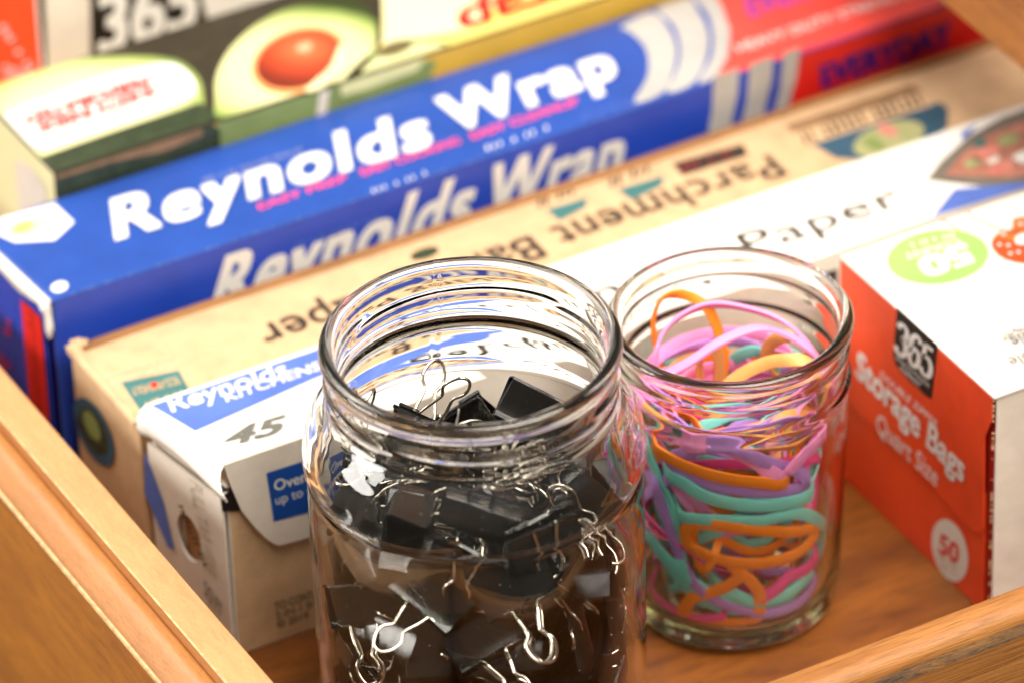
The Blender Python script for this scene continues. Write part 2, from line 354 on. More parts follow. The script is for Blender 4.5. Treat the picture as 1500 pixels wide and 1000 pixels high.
    (21.3, -31.9, 86.6, 0.004, -0.391, 0.515, 0.763),
    (10.1, 29.0, 86.6, 0.731, 0.665, -0.056, -0.138),
    (32.3, 20.5, 86.8, 0.61, 0.609, -0.233, -0.451),
    (-16.0, 19.5, 87.4, 0.037, -0.145, -0.798, -0.583),
    (-22.2, -14.6, 88.8, 0.18, -0.06, -0.603, -0.775),
    (-9.4, 3.7, 89.0, 0.493, -0.74, 0.073, 0.452),
]

# ------------------------------------------------------------------ drawer and cabinet
drawer = empty('wooden_drawer', (0, 0, 0), 'open honey-brown wooden drawer that holds all the boxes and jars', 'drawer')
XR = 345.0; YB = 330.0
def slab(name, x0, x1, y0, y1, z0, z1, mat, parent, bw=.8):
    V = [(x, y, z) for z in (z0, z1) for y in (y0, y1) for x in (x0, x1)]
    Fc = [(0, 2, 3, 1), (4, 5, 7, 6), (0, 1, 5, 4), (2, 6, 7, 3), (0, 4, 6, 2), (1, 3, 7, 5)]
    return bevel(mesh_obj(name, V, Fc, mat, parent), bw)
def extrude_profile(name, prof, axis, a0, a1, mats, idxs, parent, n=24, wob=.0):
    """closed profile of (u, z) swept along x or y; idxs: material per profile edge"""
    V = []; Fc = []; ids = []; K = len(prof)
    for i in range(n+1):
        a = a0+(a1-a0)*i/n
        for (u, z) in prof:
            V.append((a, u, z) if axis == 'x' else (u, a, z))
    for i in range(n):
        for k in range(K):
            Fc.append((i*K+k, i*K+(k+1) % K, (i+1)*K+(k+1) % K, (i+1)*K+k)); ids.append(idxs[k])
    Fc.append(tuple(range(K))); ids.append(idxs[0]); Fc.append(tuple(n*K+k for k in range(K))[::-1]); ids.append(idxs[0])
    o = mesh_obj(name, V, Fc, mats, parent, ids)
    bm = bmesh.new(); bm.from_mesh(o.data); bmesh.ops.recalc_face_normals(bm, faces=bm.faces); bm.to_mesh(o.data); bm.free()
    for p in o.data.polygons: p.use_smooth = True
    o.data.set_sharp_from_angle(angle=R(38))
    return o
slab('drawer_bottom', -26, XR, -136, YB, -6, 0, M['wood_floor'], drawer, .1)
# front board: flat top strip, groove, rounded bead, step, outer face (outer side looks towards -x)
DX, DZ = -26.0, 56.0
xt = at(0, 613, pz(DZ)).x
xb = at(0, 690, pz(DZ)).x
prof = []; ids = []
def pp(x, z, m): prof.append((x, z)); ids.append(m)
pp(DX, -6, 0); pp(DX, DZ-.5, 0); pp(DX-.5, DZ, 0); pp(xt+.5, DZ, 3); pp(xt, DZ-.3, 1); pp(xt-.35, DZ-2.6, 1)
wb_ = abs(xb-xt)-1.0
for k in range(13):
    a = R(35)+R(145)*0+math.pi*.78*(k/12)-R(35)      # bead: rises out of the groove and rolls over
    a = R(150)-R(150)*k/12
    pp(xt-.35-wb_/2+wb_/2*math.cos(R(180)-a)*-1 if False else xt-.5-wb_*(k/12), DZ-3.4-3.6*(k/12)+2.6*math.sin(math.pi*(k/12)**.85), 1)
xe = xt-.5-wb_
pp(xe-.15, DZ-7.6, 3); pp(xe-.9, DZ-7.7, 3); pp(xe-1.2, DZ-8.3, 2); pp(xe-1.2, -30, 0); pp(DX, -30, 0)
front = extrude_profile('drawer_front', prof, 'y', -160, YB, [M['wood_edge'], M['wood_bead'], M['wood_face'], M['wood_worn']], ids, drawer)
# near side board (outer side looks towards -y)
SY, SZ = -136.4, 50.0
T = 10.0
prof = [(SY, -6), (SY, SZ-1.8), (SY-.6, SZ-.6), (SY-1.8, SZ), (SY-T+3.5, SZ-.2), (SY-T+1.6, SZ-1.0), (SY-T+.5, SZ-2.6), (SY-T, SZ-4.4), (SY-T, SZ-8.6), (SY-T, -30), (SY, -30)]
side = extrude_profile('drawer_side', prof, 'x', DX, XR, [M['wood_side'], M['wood_stain']], [0, 0, 0, 0, 0, 0, 0, 1, 0, 0, 0], drawer, 40)
slab('drawer_side', DX, XR, YB, YB+12, -6, 50, M['wood_side'], drawer)
slab('drawer_back', XR, XR+12, -146, YB+12, -6, 50, M['wood_side'], drawer)
slab('cabinet_rail', 0, 1, 0, 1, 0, 1, M['wood_cab'], drawer) if False else None
cab = empty('cabinet', (300, 100, 104), 'brown wooden cabinet rail above the far end of the open drawer', 'cabinet')
slab('rail', 252, 274, -260, 420, 105, 175, M['wood_cab'], cab, 1.5)
slab('rail_lip', 274.4, 300, -260, 420, 104, 190, M['wood_cab'], cab, 1)

# ------------------------------------------------------------------ printing on flat faces
LV = .12
def decal(name, pts, pl, mat, parent, lv=1, closed=True, smooth=0, clip=None):
    """a printed patch: outline traced on the face pl, lying lv layers above it"""
    P = [at(x, y, pl) for x, y in pts]
    if smooth: P = smooth_closed(P, smooth)
    if clip: P = [clip(p) for p in P]
    P = [p+pl[1]*LV*lv for p in P]
    org = parent_world(parent)
    bm = bmesh.new(); vs_ = [bm.verts.new((p-org)*MM) for p in P]
    es = [bm.edges.new((vs_[i], vs_[(i+1) % len(vs_)])) for i in range(len(vs_))]
    bmesh.ops.triangle_fill(bm, edges=es, use_beauty=True, use_dissolve=False)
    for f in bm.faces:
        f.normal_update()
        if f.normal.dot(pl[1]) < 0: f.normal_flip()
    m = bpy.data.meshes.new(name); bm.to_mesh(m); bm.free(); m.materials.append(mat)
    o = bpy.data.objects.new(name, m); COL.objects.link(o); o.parent = parent; return o
def ell(cx, cy, rx, ry, rot=0, n=28, sq=0):
    a = R(rot); return [(cx+rx*math.cos(t)*math.cos(a)-ry*math.sin(t)*math.sin(a), cy+rx*math.cos(t)*math.sin(a)+ry*math.sin(t)*math.cos(a)) for t in [2*math.pi*i/n for i in range(n)]]
def glyphs(s, bold=0.0, space=1.0):
    c = bpy.data.curves.new('t', 'FONT'); c.body = s; c.size = 1; c.offset = bold; c.space_character = space; c.resolution_u = 4; c.fill_mode = 'FRONT'
    o = bpy.data.objects.new('t', c); COL.objects.link(o); dg = bpy.context.evaluated_depsgraph_get(); dg.update()
    m = bpy.data.meshes.new_from_object(o.evaluated_get(dg)); bpy.data.objects.remove(o); 
    V = [v.co.copy() for v in m.vertices]; Fc = [tuple(p.vertices) for p in m.polygons]; bpy.data.meshes.remove(m)
    bpy.data.curves.remove(c)
    return V, Fc
capV, _ = glyphs('H'); CAPH = max(v.y for v in capV)
def place_glyphs(name, V, Fc, O, E, U, pl, mat, parent, lv, wmin, wmax, h):
    o3, e3, u3 = at(*O, pl), at(*E, pl), at(*U, pl); org = parent_world(parent)
    W = [o3+(e3-o3)*((v.x-wmin)/(wmax-wmin))+(u3-o3)*(v.y/h)+pl[1]*LV*lv for v in V]
    ob = mesh_obj(name, W, Fc, mat, parent)
    for p in ob.data.polygons:
        if p.normal.dot(pl[1]) < 0: p.flip()
    return ob
def text(s, O, E, U, pl, mat, parent, bold=0.0, lv=2, name='lettering', space=1.0):
    """O: baseline start, E: baseline end, U: cap height above O, all as seen in the photograph, on face pl.
    heavy faces are printed as several passes, each a hair above the last"""
    V0, F0 = glyphs(s, 0, space); V = []; Fc = []; ks = [(0, 0)]
    if bold > 0: ks = [(i*bold, j*bold*.6) for i in (-1, -.33, .33, 1) for j in (-1, 1)]
    for n_, (dx, dy) in enumerate(ks):
        b = len(V); V += [Vector((v.x+dx, v.y+dy, n_)) for v in V0]; Fc += [tuple(b+i for i in f) for f in F0]
    xs = [v.x for v in V]
    ob = place_glyphs(name, V, Fc, O, E, U, pl, mat, parent, lv, min(xs), max(xs), CAPH)
    for v, s_ in zip(ob.data.vertices, V): v.co += Vector(pl[1])*(s_.z*.006*MM)
    return ob
def stroke_glyphs(lines, thick=.2, thin=.06):
    """poster numerals: ribbons that are thick where they run upright and thin where they run across"""
    V = []; Fc = []
    for pts in lines:
        pts = [Vector((x, y, 0)) for x, y in pts]; sm = []
        for i in range(len(pts)-1):
            p0 = pts[max(0, i-1)]; p1 = pts[i]; p2 = pts[i+1]; p3 = pts[min(len(pts)-1, i+2)]
            for j in range(6):
                t = j/6; sm.append(.5*((2*p1)+(p2-p0)*t+(2*p0-5*p1+4*p2-p3)*t*t+(3*p1-p0-3*p2+p3)*t**3))
        sm.append(pts[-1]); b = len(V)
        for i, p in enumerate(sm):
            d = (sm[min(i+1, len(sm)-1)]-sm[max(i-1, 0)]).normalized(); wd = thin+(thick-thin)*abs(d.y)**1.3
            n = Vector((-d.y, d.x, 0)); V += [p+n*wd/2, p-n*wd/2]
        for i in range(len(sm)-1): Fc.append((b+2*i, b+2*i+1, b+2*i+3, b+2*i+2))
    return V, Fc
N3 = [[(.06, .8), (.12, .93), (.28, 1), (.44, .92), (.48, .76), (.40, .6), (.24, .54)], [(.24, .54), (.42, .48), (.50, .28), (.44, .08), (.26, 0), (.09, .06), (.05, .2)]]
N6 = [[(.52, .84), (.46, .96), (.32, 1), (.14, .84), (.07, .5), (.09, .2), (.2, .03), (.33, 0), (.47, .1), (.53, .3), (.47, .5), (.34, .57), (.2, .5), (.12, .34)]]
N5 = [[(.5, .97), (.14, .97)], [(.14, .97), (.12, .8), (.10, .55)], [(.10, .55), (.22, .62), (.38, .58), (.5, .42), (.5, .2), (.42, .05), (.26, 0), (.1, .05), (.06, .18)]]
def logo365(O, E, U, pl, mat, parent, lv=3):
    L_ = []
    for k, g in enumerate((N3, N6, N5)):
        for s in g: L_.append([(x+k*.62, y) for x, y in s])
    V, Fc = stroke_glyphs(L_, .22, .12)
    return place_glyphs('lettering', V, Fc, O, E, U, pl, mat, parent, lv, 0, 1.84, 1)
def dashes(O, E, U, n, pl, mat, parent, lv=2, fill=.62, seed=1):
    """print too small to read: one short stroke per letter"""
    rn = random.Random(seed); o3, e3, u3 = at(*O, pl), at(*E, pl), at(*U, pl); V = []; Fc = []
    dx = (e3-o3)/n; up = u3-o3
    for i in range(n):
        if rn.random() < .13: continue
        a = o3+dx*i; h = .6+.4*rn.random(); w1 = fill*(.8+.3*rn.random())
        k = len(V); q = pl[1]*LV*lv
        V += [a+q, a+dx*w1+q, a+dx*w1+up*h+q, a+dx*w1*.35+up*h+q, a+dx*w1*.3+up*.35+q]; Fc.append((k, k+1, k+2, k+3, k+4))
    ob = mesh_obj('small_print', V, Fc, mat, parent)
    for p in ob.data.polygons:
        if p.normal.dot(pl[1]) < 0: p.flip()
    return ob
def boxbody(name, A, B, C_, D, z1, mats, parent, z0=0.0, bw=.5):
    """A front-left, B front-right, C back-right, D back-left (x, y); mats: top, front, left, other"""
    V = [(*p, z0) for p in (A, B, C_, D)]+[(*p, z1) for p in (A, B, C_, D)]
    Fc = [(4, 5, 6, 7), (0, 1, 5, 4), (3, 0, 4, 7), (3, 2, 1, 0), (1, 2, 6, 5), (2, 3, 7, 6)]
    o = mesh_obj(name, V, Fc, mats, parent, [0, 1, 2, 3, 3, 3]); return bevel(o, bw)
def sheet(name, P, nrm, th, mat, parent, bw=0):
    """a flat piece of card: outline P (3-D points) given thickness th along nrm"""
    k = len(P); V = [Vector(p) for p in P]+[Vector(p)+Vector(nrm)*th for p in P]
    Fc = [tuple(range(k))[::-1], tuple(range(k, 2*k))]+[(i, (i+1) % k, k+(i+1) % k, k+i) for i in range(k)]
    o = mesh_obj(name, V, Fc, mat, parent)
    bm = bmesh.new(); bm.from_mesh(o.data); bmesh.ops.recalc_face_normals(bm, faces=bm.faces); bmesh.ops.triangulate(bm, faces=[f for f in bm.faces if len(f.verts) > 4]); bm.to_mesh(o.data); bm.free(); return o
def worn_edge(A, B, parent, mat, n=70, wd=.5, seed=3, up=(0, 0, 1), side_=(0, -1, 0), thr=.35):
    """scuffed white line where the card folds: irregular flecks along A-B"""
    rn = random.Random(seed); A = Vector(A); B = Vector(B); V = []; Fc = []; up = Vector(up); sd = Vector(side_)
    for i in range(n):
        if rn.random() < thr: continue
        a = A.lerp(B, (i+rn.random()*.4)/n); b = A.lerp(B, (i+.5+rn.random()*.7)/n); q = wd*(.3+rn.random()); k = len(V)
        V += [a+up*.16-sd*q, b+up*.16-sd*q*.6, b+up*.16+sd*.16, a+up*.16+sd*.16, b-up*q*.6+sd*.16, a-up*q+sd*.16]
        Fc += [(k, k+1, k+2, k+3), (k+3, k+2, k+4, k+5)]
    return mesh_obj('scuffed_fold', V, Fc, mat, parent)

XE = 318.0
# ---- white parchment paper box (front row)
zW = 66.0; TW = pz(zW); FW = py_(0.0)
wb = empty('parchment_paper_box', (0, 0, 0), 'white parchment paper box with blue band and torn open end, directly behind the jars', 'box')
bA, bD = Vector((.6, .9)), Vector((-5, 35))
boxbody('carton', (bA.x+.4, .9), (XE, .9), (XE, 35), (bD.x+.4, 35), zW-.8, [M['offwhite'], M['kraft'], M['offwhite'], M['kraft']], wb)
# the lid: top sheet and front flap
sheet('lid_panel', [(bA.x, 0, zW-.7), (XE, 0, zW-.7), (XE, 35.2, zW-.7), (bD.x, 35.2, zW-.7)], (0, 0, 1), .7, M['white'], wb)
fp = [(326, 673.5), (330, 690), (338, 712), (352, 745), (370, 768), (388, 786), (400, 794), (408, 796.5), (430, 791), (450, 785)]
fl = [at(x, y, FW) for x, y in fp]; zf = fl[-1].z
fl = [Vector((p.x, -.05, min(p.z, zW-.05))) for p in fl]+[Vector((XE, -.05, zf)), Vector((XE, -.05, zW-.05))]
sheet('lid_flap', fl, (0, -1, 0), .55, M['offwhite'], wb)
FWl = py_(-.62)
bl = [(390, 692), (452, 672), (500, 656), (500, 737), (401, 763)]
decal('label', bl, FWl, M['bluelabel'], wb, 1)
text('Oven Safe', (402, 718), (492, 690), (400, 703), FWl, M['print_white'], wb, .012)
text('up to 425°F', (404, 738), (494, 709), (402, 725), FWl, M['print_white'], wb, .0)
text('TO CONTACT US', (402, 893), (500, 861), (401, 882), FWl, M['darktext'], wb, .02)
text('2-IN-1 BOX', (404, 906), (480, 881), (403, 896), FWl, M['darktext'], wb, .01)
text('© 2019', (406, 919), (452, 904), (405, 909), FWl, M['darktext'], wb, .02)
sheet('gap_shade', [at(324, 728, FW), at(341, 714, FW), at(353, 747, FW), at(326, 748, FW)], (0, -1, 0), .03, M['black'], wb)  # black sheet laid on the front as painted shade of the open corner
# flap crease
sheet('crease', [at(360, 692, FWl), at(388, 706, FWl), at(388, 707.5, FWl), at(360, 693.5, FWl)], (0, -1, 0), .03, M['offwhite'], wb)
# top printing
band = [(221, 593.5), (360, 545), (467, 510), (640, 452), (640, 488), (461, 557), (286, 632)]
decal('blue_band', [(222, 593.5), (467, 511), (760, 411), (700, 466), (461, 554), (286, 631)], TW, M['bluekit'], wb, 1)
text('Reynolds', (252, 604), (424, 549), (243, 583), TW, M['print_white'], wb, .015)
text('KITCHENS', (332, 589), (472, 541), (327, 577), TW, M['print_white'], wb, .02)
text('45', (325, 656), (411, 633), (336, 630), TW, M['grey'], wb, .035)
text('SQ FT', (402, 608), (440, 595), (400, 601), TW, M['faint'], wb)
dashes((402, 616), (446, 601), (400, 610), 9, TW, M['faint'], wb)
text('Parchment Paper', (610, 538), (1326, 299), (588, 508), TW, M['darktext'], wb, -.004, space=1.06)
decal('food_photo', [(1358, 264), (1378, 238), (1420, 200), (1470, 172), (1560, 140), (1620, 160), (1620, 225), (1500, 268), (1440, 274)], TW, M['greytext'], wb, 1)
decal('food_photo', [(1384, 258), (1410, 226), (1440, 203), (1480, 185), (1560, 158), (1600, 170), (1600, 215), (1500, 258), (1480, 262)], TW, M['food'], wb, 2)
for (cx, cyy, rx, ry, mt) in [(1445, 226, 22, 10, 'foodred'), (1478, 206, 18, 9, 'salad'), (1470, 247, 24, 9, 'foodred'), (1425, 240, 14, 7, 'salad'), (1498, 232, 16, 9, 'white'), (1436, 212, 10, 6, 'teal'), (1492, 190, 12, 6, 'foodred'), (1455, 236, 10, 5, 'offwhite')]:
    decal('food_photo', ell(cx, cyy, rx, ry, -20, 14), TW, M[mt], wb, 3)
decal('blue_band', [(1366, 318), (1398, 278), (1500, 268), (1620, 228), (1620, 240), (1500, 276)], TW, M['bluekit'], wb, 1)
decal('blue_band', [(1408, 194), (1432, 183), (1420, 198), (1408, 206)], TW, M['bluekit'], wb, 1)
decal('label', [(1202, 402), (1226, 394), (1226, 418), (1202, 426)], FWl, M['darktext'], wb, 1)
# near end: folded side flap, end panel with an oval hole showing the brown core, crumpled corner
def P3(px, py, x): return at(px, py, px_(x))
zc1 = P3(333, 735, -2).z
e0 = [Vector((.6, 0, zW-.1)), Vector((bD.x, 35.2, zW-.1))]
n = 9; V = []; Fc = []
lower = [(333, 735), (318, 722), (302, 706), (286, 690), (270, 675), (254, 661), (238, 650), (222, 641), (206, 634)]
for i in range(n):
    t = i/(n-1); a = e0[0].lerp(e0[1], t); b = P3(*lower[i], -3.4+t*-3.2); mid = a.lerp(b, .5)+Vector((-1.9, 0, 1.1)); q1 = a.lerp(mid, .5)+Vector((-.5, 0, .3)); q2 = mid.lerp(b, .5)+Vector((-.6, 0, 0))
    V += [a, q1, mid, q2, b]
for i in range(n-1):
    for j in range(4): Fc.append((5*i+j, 5*i+j+1, 5*i+j+6, 5*i+j+5))
ef = mesh_obj('end_flap', V, Fc, M['white'], wb, smooth=True)
sm_ = ef.modifiers.new('thickness', 'SOLIDIFY'); sm_.thickness = .6*MM; sm_.offset = 0
# torn fibres along the fold
worn_edge((.6, 0, zW), (bD.x, 35.2, zW), wb, M['greycard'], n=60, wd=.35, up=(0, 0, 1), side_=(-1, 0, 0), thr=.2)
# end panel as a grid with an oval hole
def end_panel(name, x, y0, y1, z0, z1, hole, mat, parent, lean=0.0):
    hy, hz, ry, rz = hole; K = 40; V = []; Fc = []
    for i in range(K):
        a = 2*math.pi*i/K; c, s = math.cos(a), math.sin(a); V.append((x+lean*(hz+rz*s)/60-.16*(hy+ry*c), hy+ry*c, hz+rz*s))
        k = min(((y1-hy)/c if c > 1e-6 else (y0-hy)/c if c < -1e-6 else 1e9), ((z1-hz)/s if s > 1e-6 else (z0-hz)/s if s < -1e-6 else 1e9))
        V.append((x+lean*(hz+k*s)/60-.16*(hy+k*c), hy+k*c, hz+k*s))
    for i in range(K):
        j = (i+1) % K; Fc.append((2*i, 2*i+1, 2*j+1, 2*j))
    o = mesh_obj(name, V, Fc, mat, parent)
    md = o.modifiers.new('thickness', 'SOLIDIFY'); md.thickness = .7*MM; md.offset = 0; return o
PE = (Vector((-1.0, 0, 0)), Vector((-1, -.16, 0)).normalized())
hc = at(276, 787, PE)
end_panel('end_panel', -.1, .2, 34, .3, 54.5, (hc.y, hc.z, 5.6, 7.6), M['offwhite'], wb, -.7)
text('PULL TAB HERE', (278, 700), (300, 835), (296, 712), PE, M['faint'], wb, 0)
core = slab('paper_core', .35-.16*hc.y, .9-.16*hc.y, hc.y-6, hc.y+6, hc.z-8, hc.z+8, M['kraftdark'], wb, .1)
decal('printed_patch', [(212, 660), (222, 685), (240, 735), (256, 805), (246, 800), (212, 720)], PE, M['bluekit'], wb, 1)
text('SQ FT', (300, 868), (326, 905), (300, 848), PE, M['greytext'], wb, .02)
dashes((262, 738), (300, 830), (270, 738), 12, PE, M['darktext'], wb, 2, .6, 9)
slab('gap_shade_block', -1.2, 3.5, .2, 3.4, zc1-1, zW-9, M['black'], wb, .1)  # black block, shade behind the lid flap put into its colour

# ---- beige parchment paper box (second row)
zB = 58.9; TB = pz(zB)
bb = empty('parchment_paper_box', (0, 40, 0), 'unbleached beige parchment paper box with upside-down print and crumpled corner', 'box')
boxbody('carton', (-6.8, 37.6), (XE, 37.6), (XE, 77.6), (-7.2, 79.2), zB, [M['kraft'], M['kraft'], M['kraft'], M['kraft']], bb)
FBL = px_(-7.3)
# oval label on the near end
decal('round_label', ell(138, 632, 22, 55, -24, 24), FBL, M['tealblue'], bb, 1)
decal('round_label', ell(138, 630, 15, 38, -24, 24), FBL, M['avoskin'], bb, 2)
decal('round_label', ell(136, 622, 9, 24, -24, 18), FBL, M['avogreen'], bb, 3)
dashes((112, 618), (150, 668), (113, 606), 7, FBL, M['darktext'], bb, 3)
dashes((128, 700), (160, 738), (128, 690), 6, FBL, M['faint'], bb, 3)
text('Parchment Baking Paper', (1126, 228), (372, 482), (1155, 256), TB, M['darktext'], bb, .012, space=1.05)
decal('stamp', [(178, 560), (262, 542), (279, 574), (205, 600)], TB, M['teal'], bb, 1)
text('ECO-FRIENDLY', (258, 552), (190, 570), (265, 562), TB, M['kraft'], bb, .02)
text('PAPER', (266, 572), (212, 590), (272, 584), TB, M['kraft'], bb, .02)
decal('stamp', ell(226, 564, 5, 4), TB, M['red'], bb, 3)
dashes((250, 522), (150, 552), (253, 527), 16, TB, M['faint'], bb)
dashes((262, 530), (160, 562), (265, 535), 16, TB, M['faint'], bb)
decal('stamp', [(985, 240), (1088, 212), (1096, 228), (1000, 258)], TB, M['darktext'], bb, 1)
dashes((1000, 250), (1085, 226), (998, 243), 9, TB, M['orangedark'], bb)
decal('stamp', ell(622, 372, 22, 8, -17), TB, M['avoskin'], bb, 1)
for a_ in ((800, 308, 860, 290), (905, 278, 972, 258)):
    decal('stamp', [(a_[0], a_[1]), (a_[2], a_[3]), (a_[2]-2, a_[3]+14), (a_[0]+20, a_[1]+16)], TB, M['teal'], bb, 1)
    dashes((a_[0]-12, a_[1]-2), (a_[2]-6, a_[3]-10), (a_[0]-14, a_[1]-16), 7, TB, M['darktext'], bb, 2, .6, 5)
decal('food_photo', [(1190, 212), (1240, 196), (1300, 176), (1350, 160), (1376, 150), (1388, 160), (1388, 185), (1370, 205), (1330, 222), (1270, 236), (1225, 232)], TB, M['tealblue'], bb, 1)
decal('food_photo', ell(1302, 205, 54, 24, -17), TB, M['salad'], bb, 2)
decal('food_photo', ell(1300, 192, 16, 8, 20), TB, M['foodred'], bb, 3)
decal('food_photo', ell(1280, 212, 16, 9, 20), TB, M['avogreen'], bb, 3)
decal('stamp', [(1150, 184), (1250, 152), (1335, 124), (1350, 134), (1260, 164), (1160, 195)], TB, M['bark'], bb, 1)
dashes((1180, 212), (1358, 152), (1168, 192), 17, TB, M['darktext'], bb, 2, .5, 3)
# crumpled corner and open flap edge at the near end
def crumple(name, c, size, mat, parent, seed, squash=(1, 1, 1)):
    rn = random.Random(seed); bm = bmesh.new(); bmesh.ops.create_icosphere(bm, subdivisions=3, radius=1)
    import mathutils.noise as mn
    for v in bm.verts:
        f = 1+.5*mn.noise(v.co*1.7+Vector((seed, 0, 0)))+.25*mn.noise(v.co*4+Vector((0, seed, 0)))
        v.co = Vector((v.co.x*size*squash[0]*f, v.co.y*size*squash[1]*f, v.co.z*size*squash[2]*f))
    org = parent_world(parent)
    for v in bm.verts: v.co = (v.co+Vector(c)-org)*MM
    m = bpy.data.meshes.new(name); bm.to_mesh(m); bm.free(); m.materials.append(mat)
    o = bpy.data.objects.new(name, m); COL.objects.link(o); o.parent = parent; return o
V = []; Fc = []; rn = random.Random(5)
for i in range(26):
    t = i/25; x = -7.3; y = 37.8+t*41.2; h = .5+1.0*abs(math.sin(t*9))*rn.random()+(3.0*math.exp(-((t-.95)/.07)**2)); k = .4+.5*rn.random()
    V += [(x-.5-k*.5, y, zB-1.6-.6*rn.random()), (x-.7-k*.4, y, zB+.2), (x+.3, y, zB+.15+h*.5), (x+1.2+h*.4, y, zB+.12)]
for i in range(25):
    for j in range(3): Fc.append((4*i+j, 4*i+j+1, 4*i+j+5, 4*i+j+4))
mesh_obj('torn_edge', V, Fc, M['kraft'], bb, smooth=True)
crumple('torn_edge', (-5.6, 78, zB+.6), 2.3, M['kraft'], bb, 4, (1.3, .8, .7))
worn_edge((-6.8, 37.4, zB), (60, 37.4, zB), bb, M['kraftdark'], n=30, wd=.25, thr=.6)
# raised flap along the far edge; its brown is painted-in shade
V = []; Fc = []
for i in range(61):
    x = -5+(XE+5)*i/60; s = math.sin(i*.33)*.35+math.sin(i*.12+1)*.5
    V += [(x, 75.0+s, zB+.05), (x, 76.6+s*.4, zB+.3+.1*s), (x, 77.9+s*.25, zB+.5+.15*s)]
for i in range(60):
    for j in range(2): Fc.append((3*i+j, 3*i+j+1, 3*i+j+4, 3*i+j+3))
fl_ = mesh_obj('shaded_back_flap', V, Fc, M['kraftdark'], bb, smooth=True); md = fl_.modifiers.new('thickness', 'SOLIDIFY'); md.thickness = .5*MM

# ---- blue foil box
zL = 71.9; TL = pz(zL); yLf, yLb = 84.6, 128.2; FL = py_(yLf)
lb = empty('foil_box', (0, 100, 0), 'long blue aluminium foil box with white lettering and red far end', 'box')
boxbody('carton', (-9.2, yLf), (XE, yLf), (XE, yLb), (-12.5, yLb+1.2), zL, [M['blue'], M['blueshade'], M['navy'], M['blue']], lb, bw=.6)
text('Reynolds', (168, 353), (634, 213), (161, 296), TL, M['print_white'], lb, .036, 3, space=1.12)
text('Wrap', (659, 197), (908, 112), (636, 148), TL, M['print_white'], lb, .038, 3, space=1.12)
text('EASY PREP', (380, 309), (511, 264), (376, 301), TL, M['pink'], lb, .03)
text('EASY COOKING', (531, 259), (676, 211), (526, 250), TL, M['pink'], lb, .03)
text('EASY CLEANUP', (692, 206), (849, 153), (687, 197), TL, M['pink'], lb, .03)
dashes((300, 268), (445, 222), (298, 262), 24, TL, M['silver'], lb, fill=.35)
dashes((546, 284), (630, 256), (543, 278), 10, TL, M['print_white'], lb, fill=.4)
dashes((712, 222), (808, 190), (710, 215), 10, TL, M['print_white'], lb, fill=.5)
dashes((852, 176), (935, 148), (850, 169), 12, TL, M['bluekit'], lb, fill=.4)
text('Reynolds', (304, 461), (682, 330), (329, 377), FL, M['silverfront'], lb, .04, 3, space=1.12)
text('Wrap', (703, 324), (906, 254), (722, 244), FL, M['silverfront'], lb, .04, 3, space=1.12)
dashes((432, 362), (560, 318), (433, 355), 22, FL, M['bluekit'], lb)
def clL(p): return Vector((p.x, min(max(p.y, yLf+.3), yLb-.3), p.z))
decal('photo_tile', [(-14, 340), (0, 320), (80, 299), (109, 326), (80, 353), (22, 356)], TL, M['print_white'], lb, 1)
decal('photo_tile', ell(40, 334, 34, 12, -17), TL, M['cream'], lb, 2)
decal('photo_tile', ell(34, 334, 16, 7, -17), TL, M['yellow'], lb, 3)
decal('logo', ell(87, 421, 13, 8, -15), TL, M['print_white'], lb, 1)
decal('logo', ell(87, 421, 5, 2.5, -15, 14), TL, M['silver'], lb, 2)
A_ = (922, 40)
decal('silver_arc', [(910, 40), (922, 47), (943, 67), (950, 90), (947, 117), (928, 152), (970, 137), (986, 106), (991, 72), (980, 43), (955, 18)], TL, M['silver'], lb, 1, smooth=3, clip=clL)
decal('silver_arc', [(962, 14), (985, 36), (996, 66), (993, 100), (976, 136), (1014, 124), (1034, 88), (1038, 50), (1022, 15), (1005, -5)], TL, M['silver'], lb, 1, smooth=3, clip=clL)
decal('silver_arc', [(1012, -8), (1036, 20), (1044, 50), (1042, 84), (1022, 122), (1048, 113), (1066, 84), (1070, 46), (1058, 12), (1042, -14)], TL, M['silver'], lb, 1, smooth=3, clip=clL)
decal('coral_panel', [(1042, -16), (1058, 12), (1070, 46), (1066, 84), (1047, 118), (1200, 70), (1500, -30), (1800, -135), (1800, -260), (1400, -130), (1200, -65)], TL, M['coral'], lb, 1, clip=clL)
text('HEAVY DUTY STRENGTH', (1082, 78), (1345, -8), (1076, 67), TL, M['print_white'], lb, .0, 2)
text('EVERYDAY', (1098, 26), (1290, -36), (1090, -2), TL, M['purple'], lb, .03, 2)
decal('silver_arc', [(1045, 112), (1083, 99), (1080, 140), (1067, 200), (1034, 211), (1043, 160)], FL, M['silver'], lb, 1)
decal('silver_arc', [(1098, 94), (1133, 82), (1130, 120), (1114, 184), (1082, 195), (1094, 145)], FL, M['silver'], lb, 1)
decal('silver_arc', [(1148, 77), (1172, 69), (1166, 115), (1149, 172), (1130, 179), (1142, 130)], FL, M['silver'], lb, 1)
def clF(p): return Vector((min(p.x, XE-1), p.y, min(p.z, zL-.5)))
decal('red_panel', [(1172, 60), (1400, -20), (1800, -170), (1800, -40), (1400, 98), (1148, 180), (1166, 115)], FL, M['red'], lb, 1, clip=clF)
text('EVERYDAY', (1203, 129), (1394, 63), (1200, 98), FL, M['navy'], lb, .05, 2)
dashes((1225, 143), (1350, 100), (1225, 137), 16, FL, M['orangedark'], lb, 2)
worn_edge((-9, yLf, zL), (205, yLf, zL), lb, M['bluekit'], n=150, wd=.24, thr=.6)
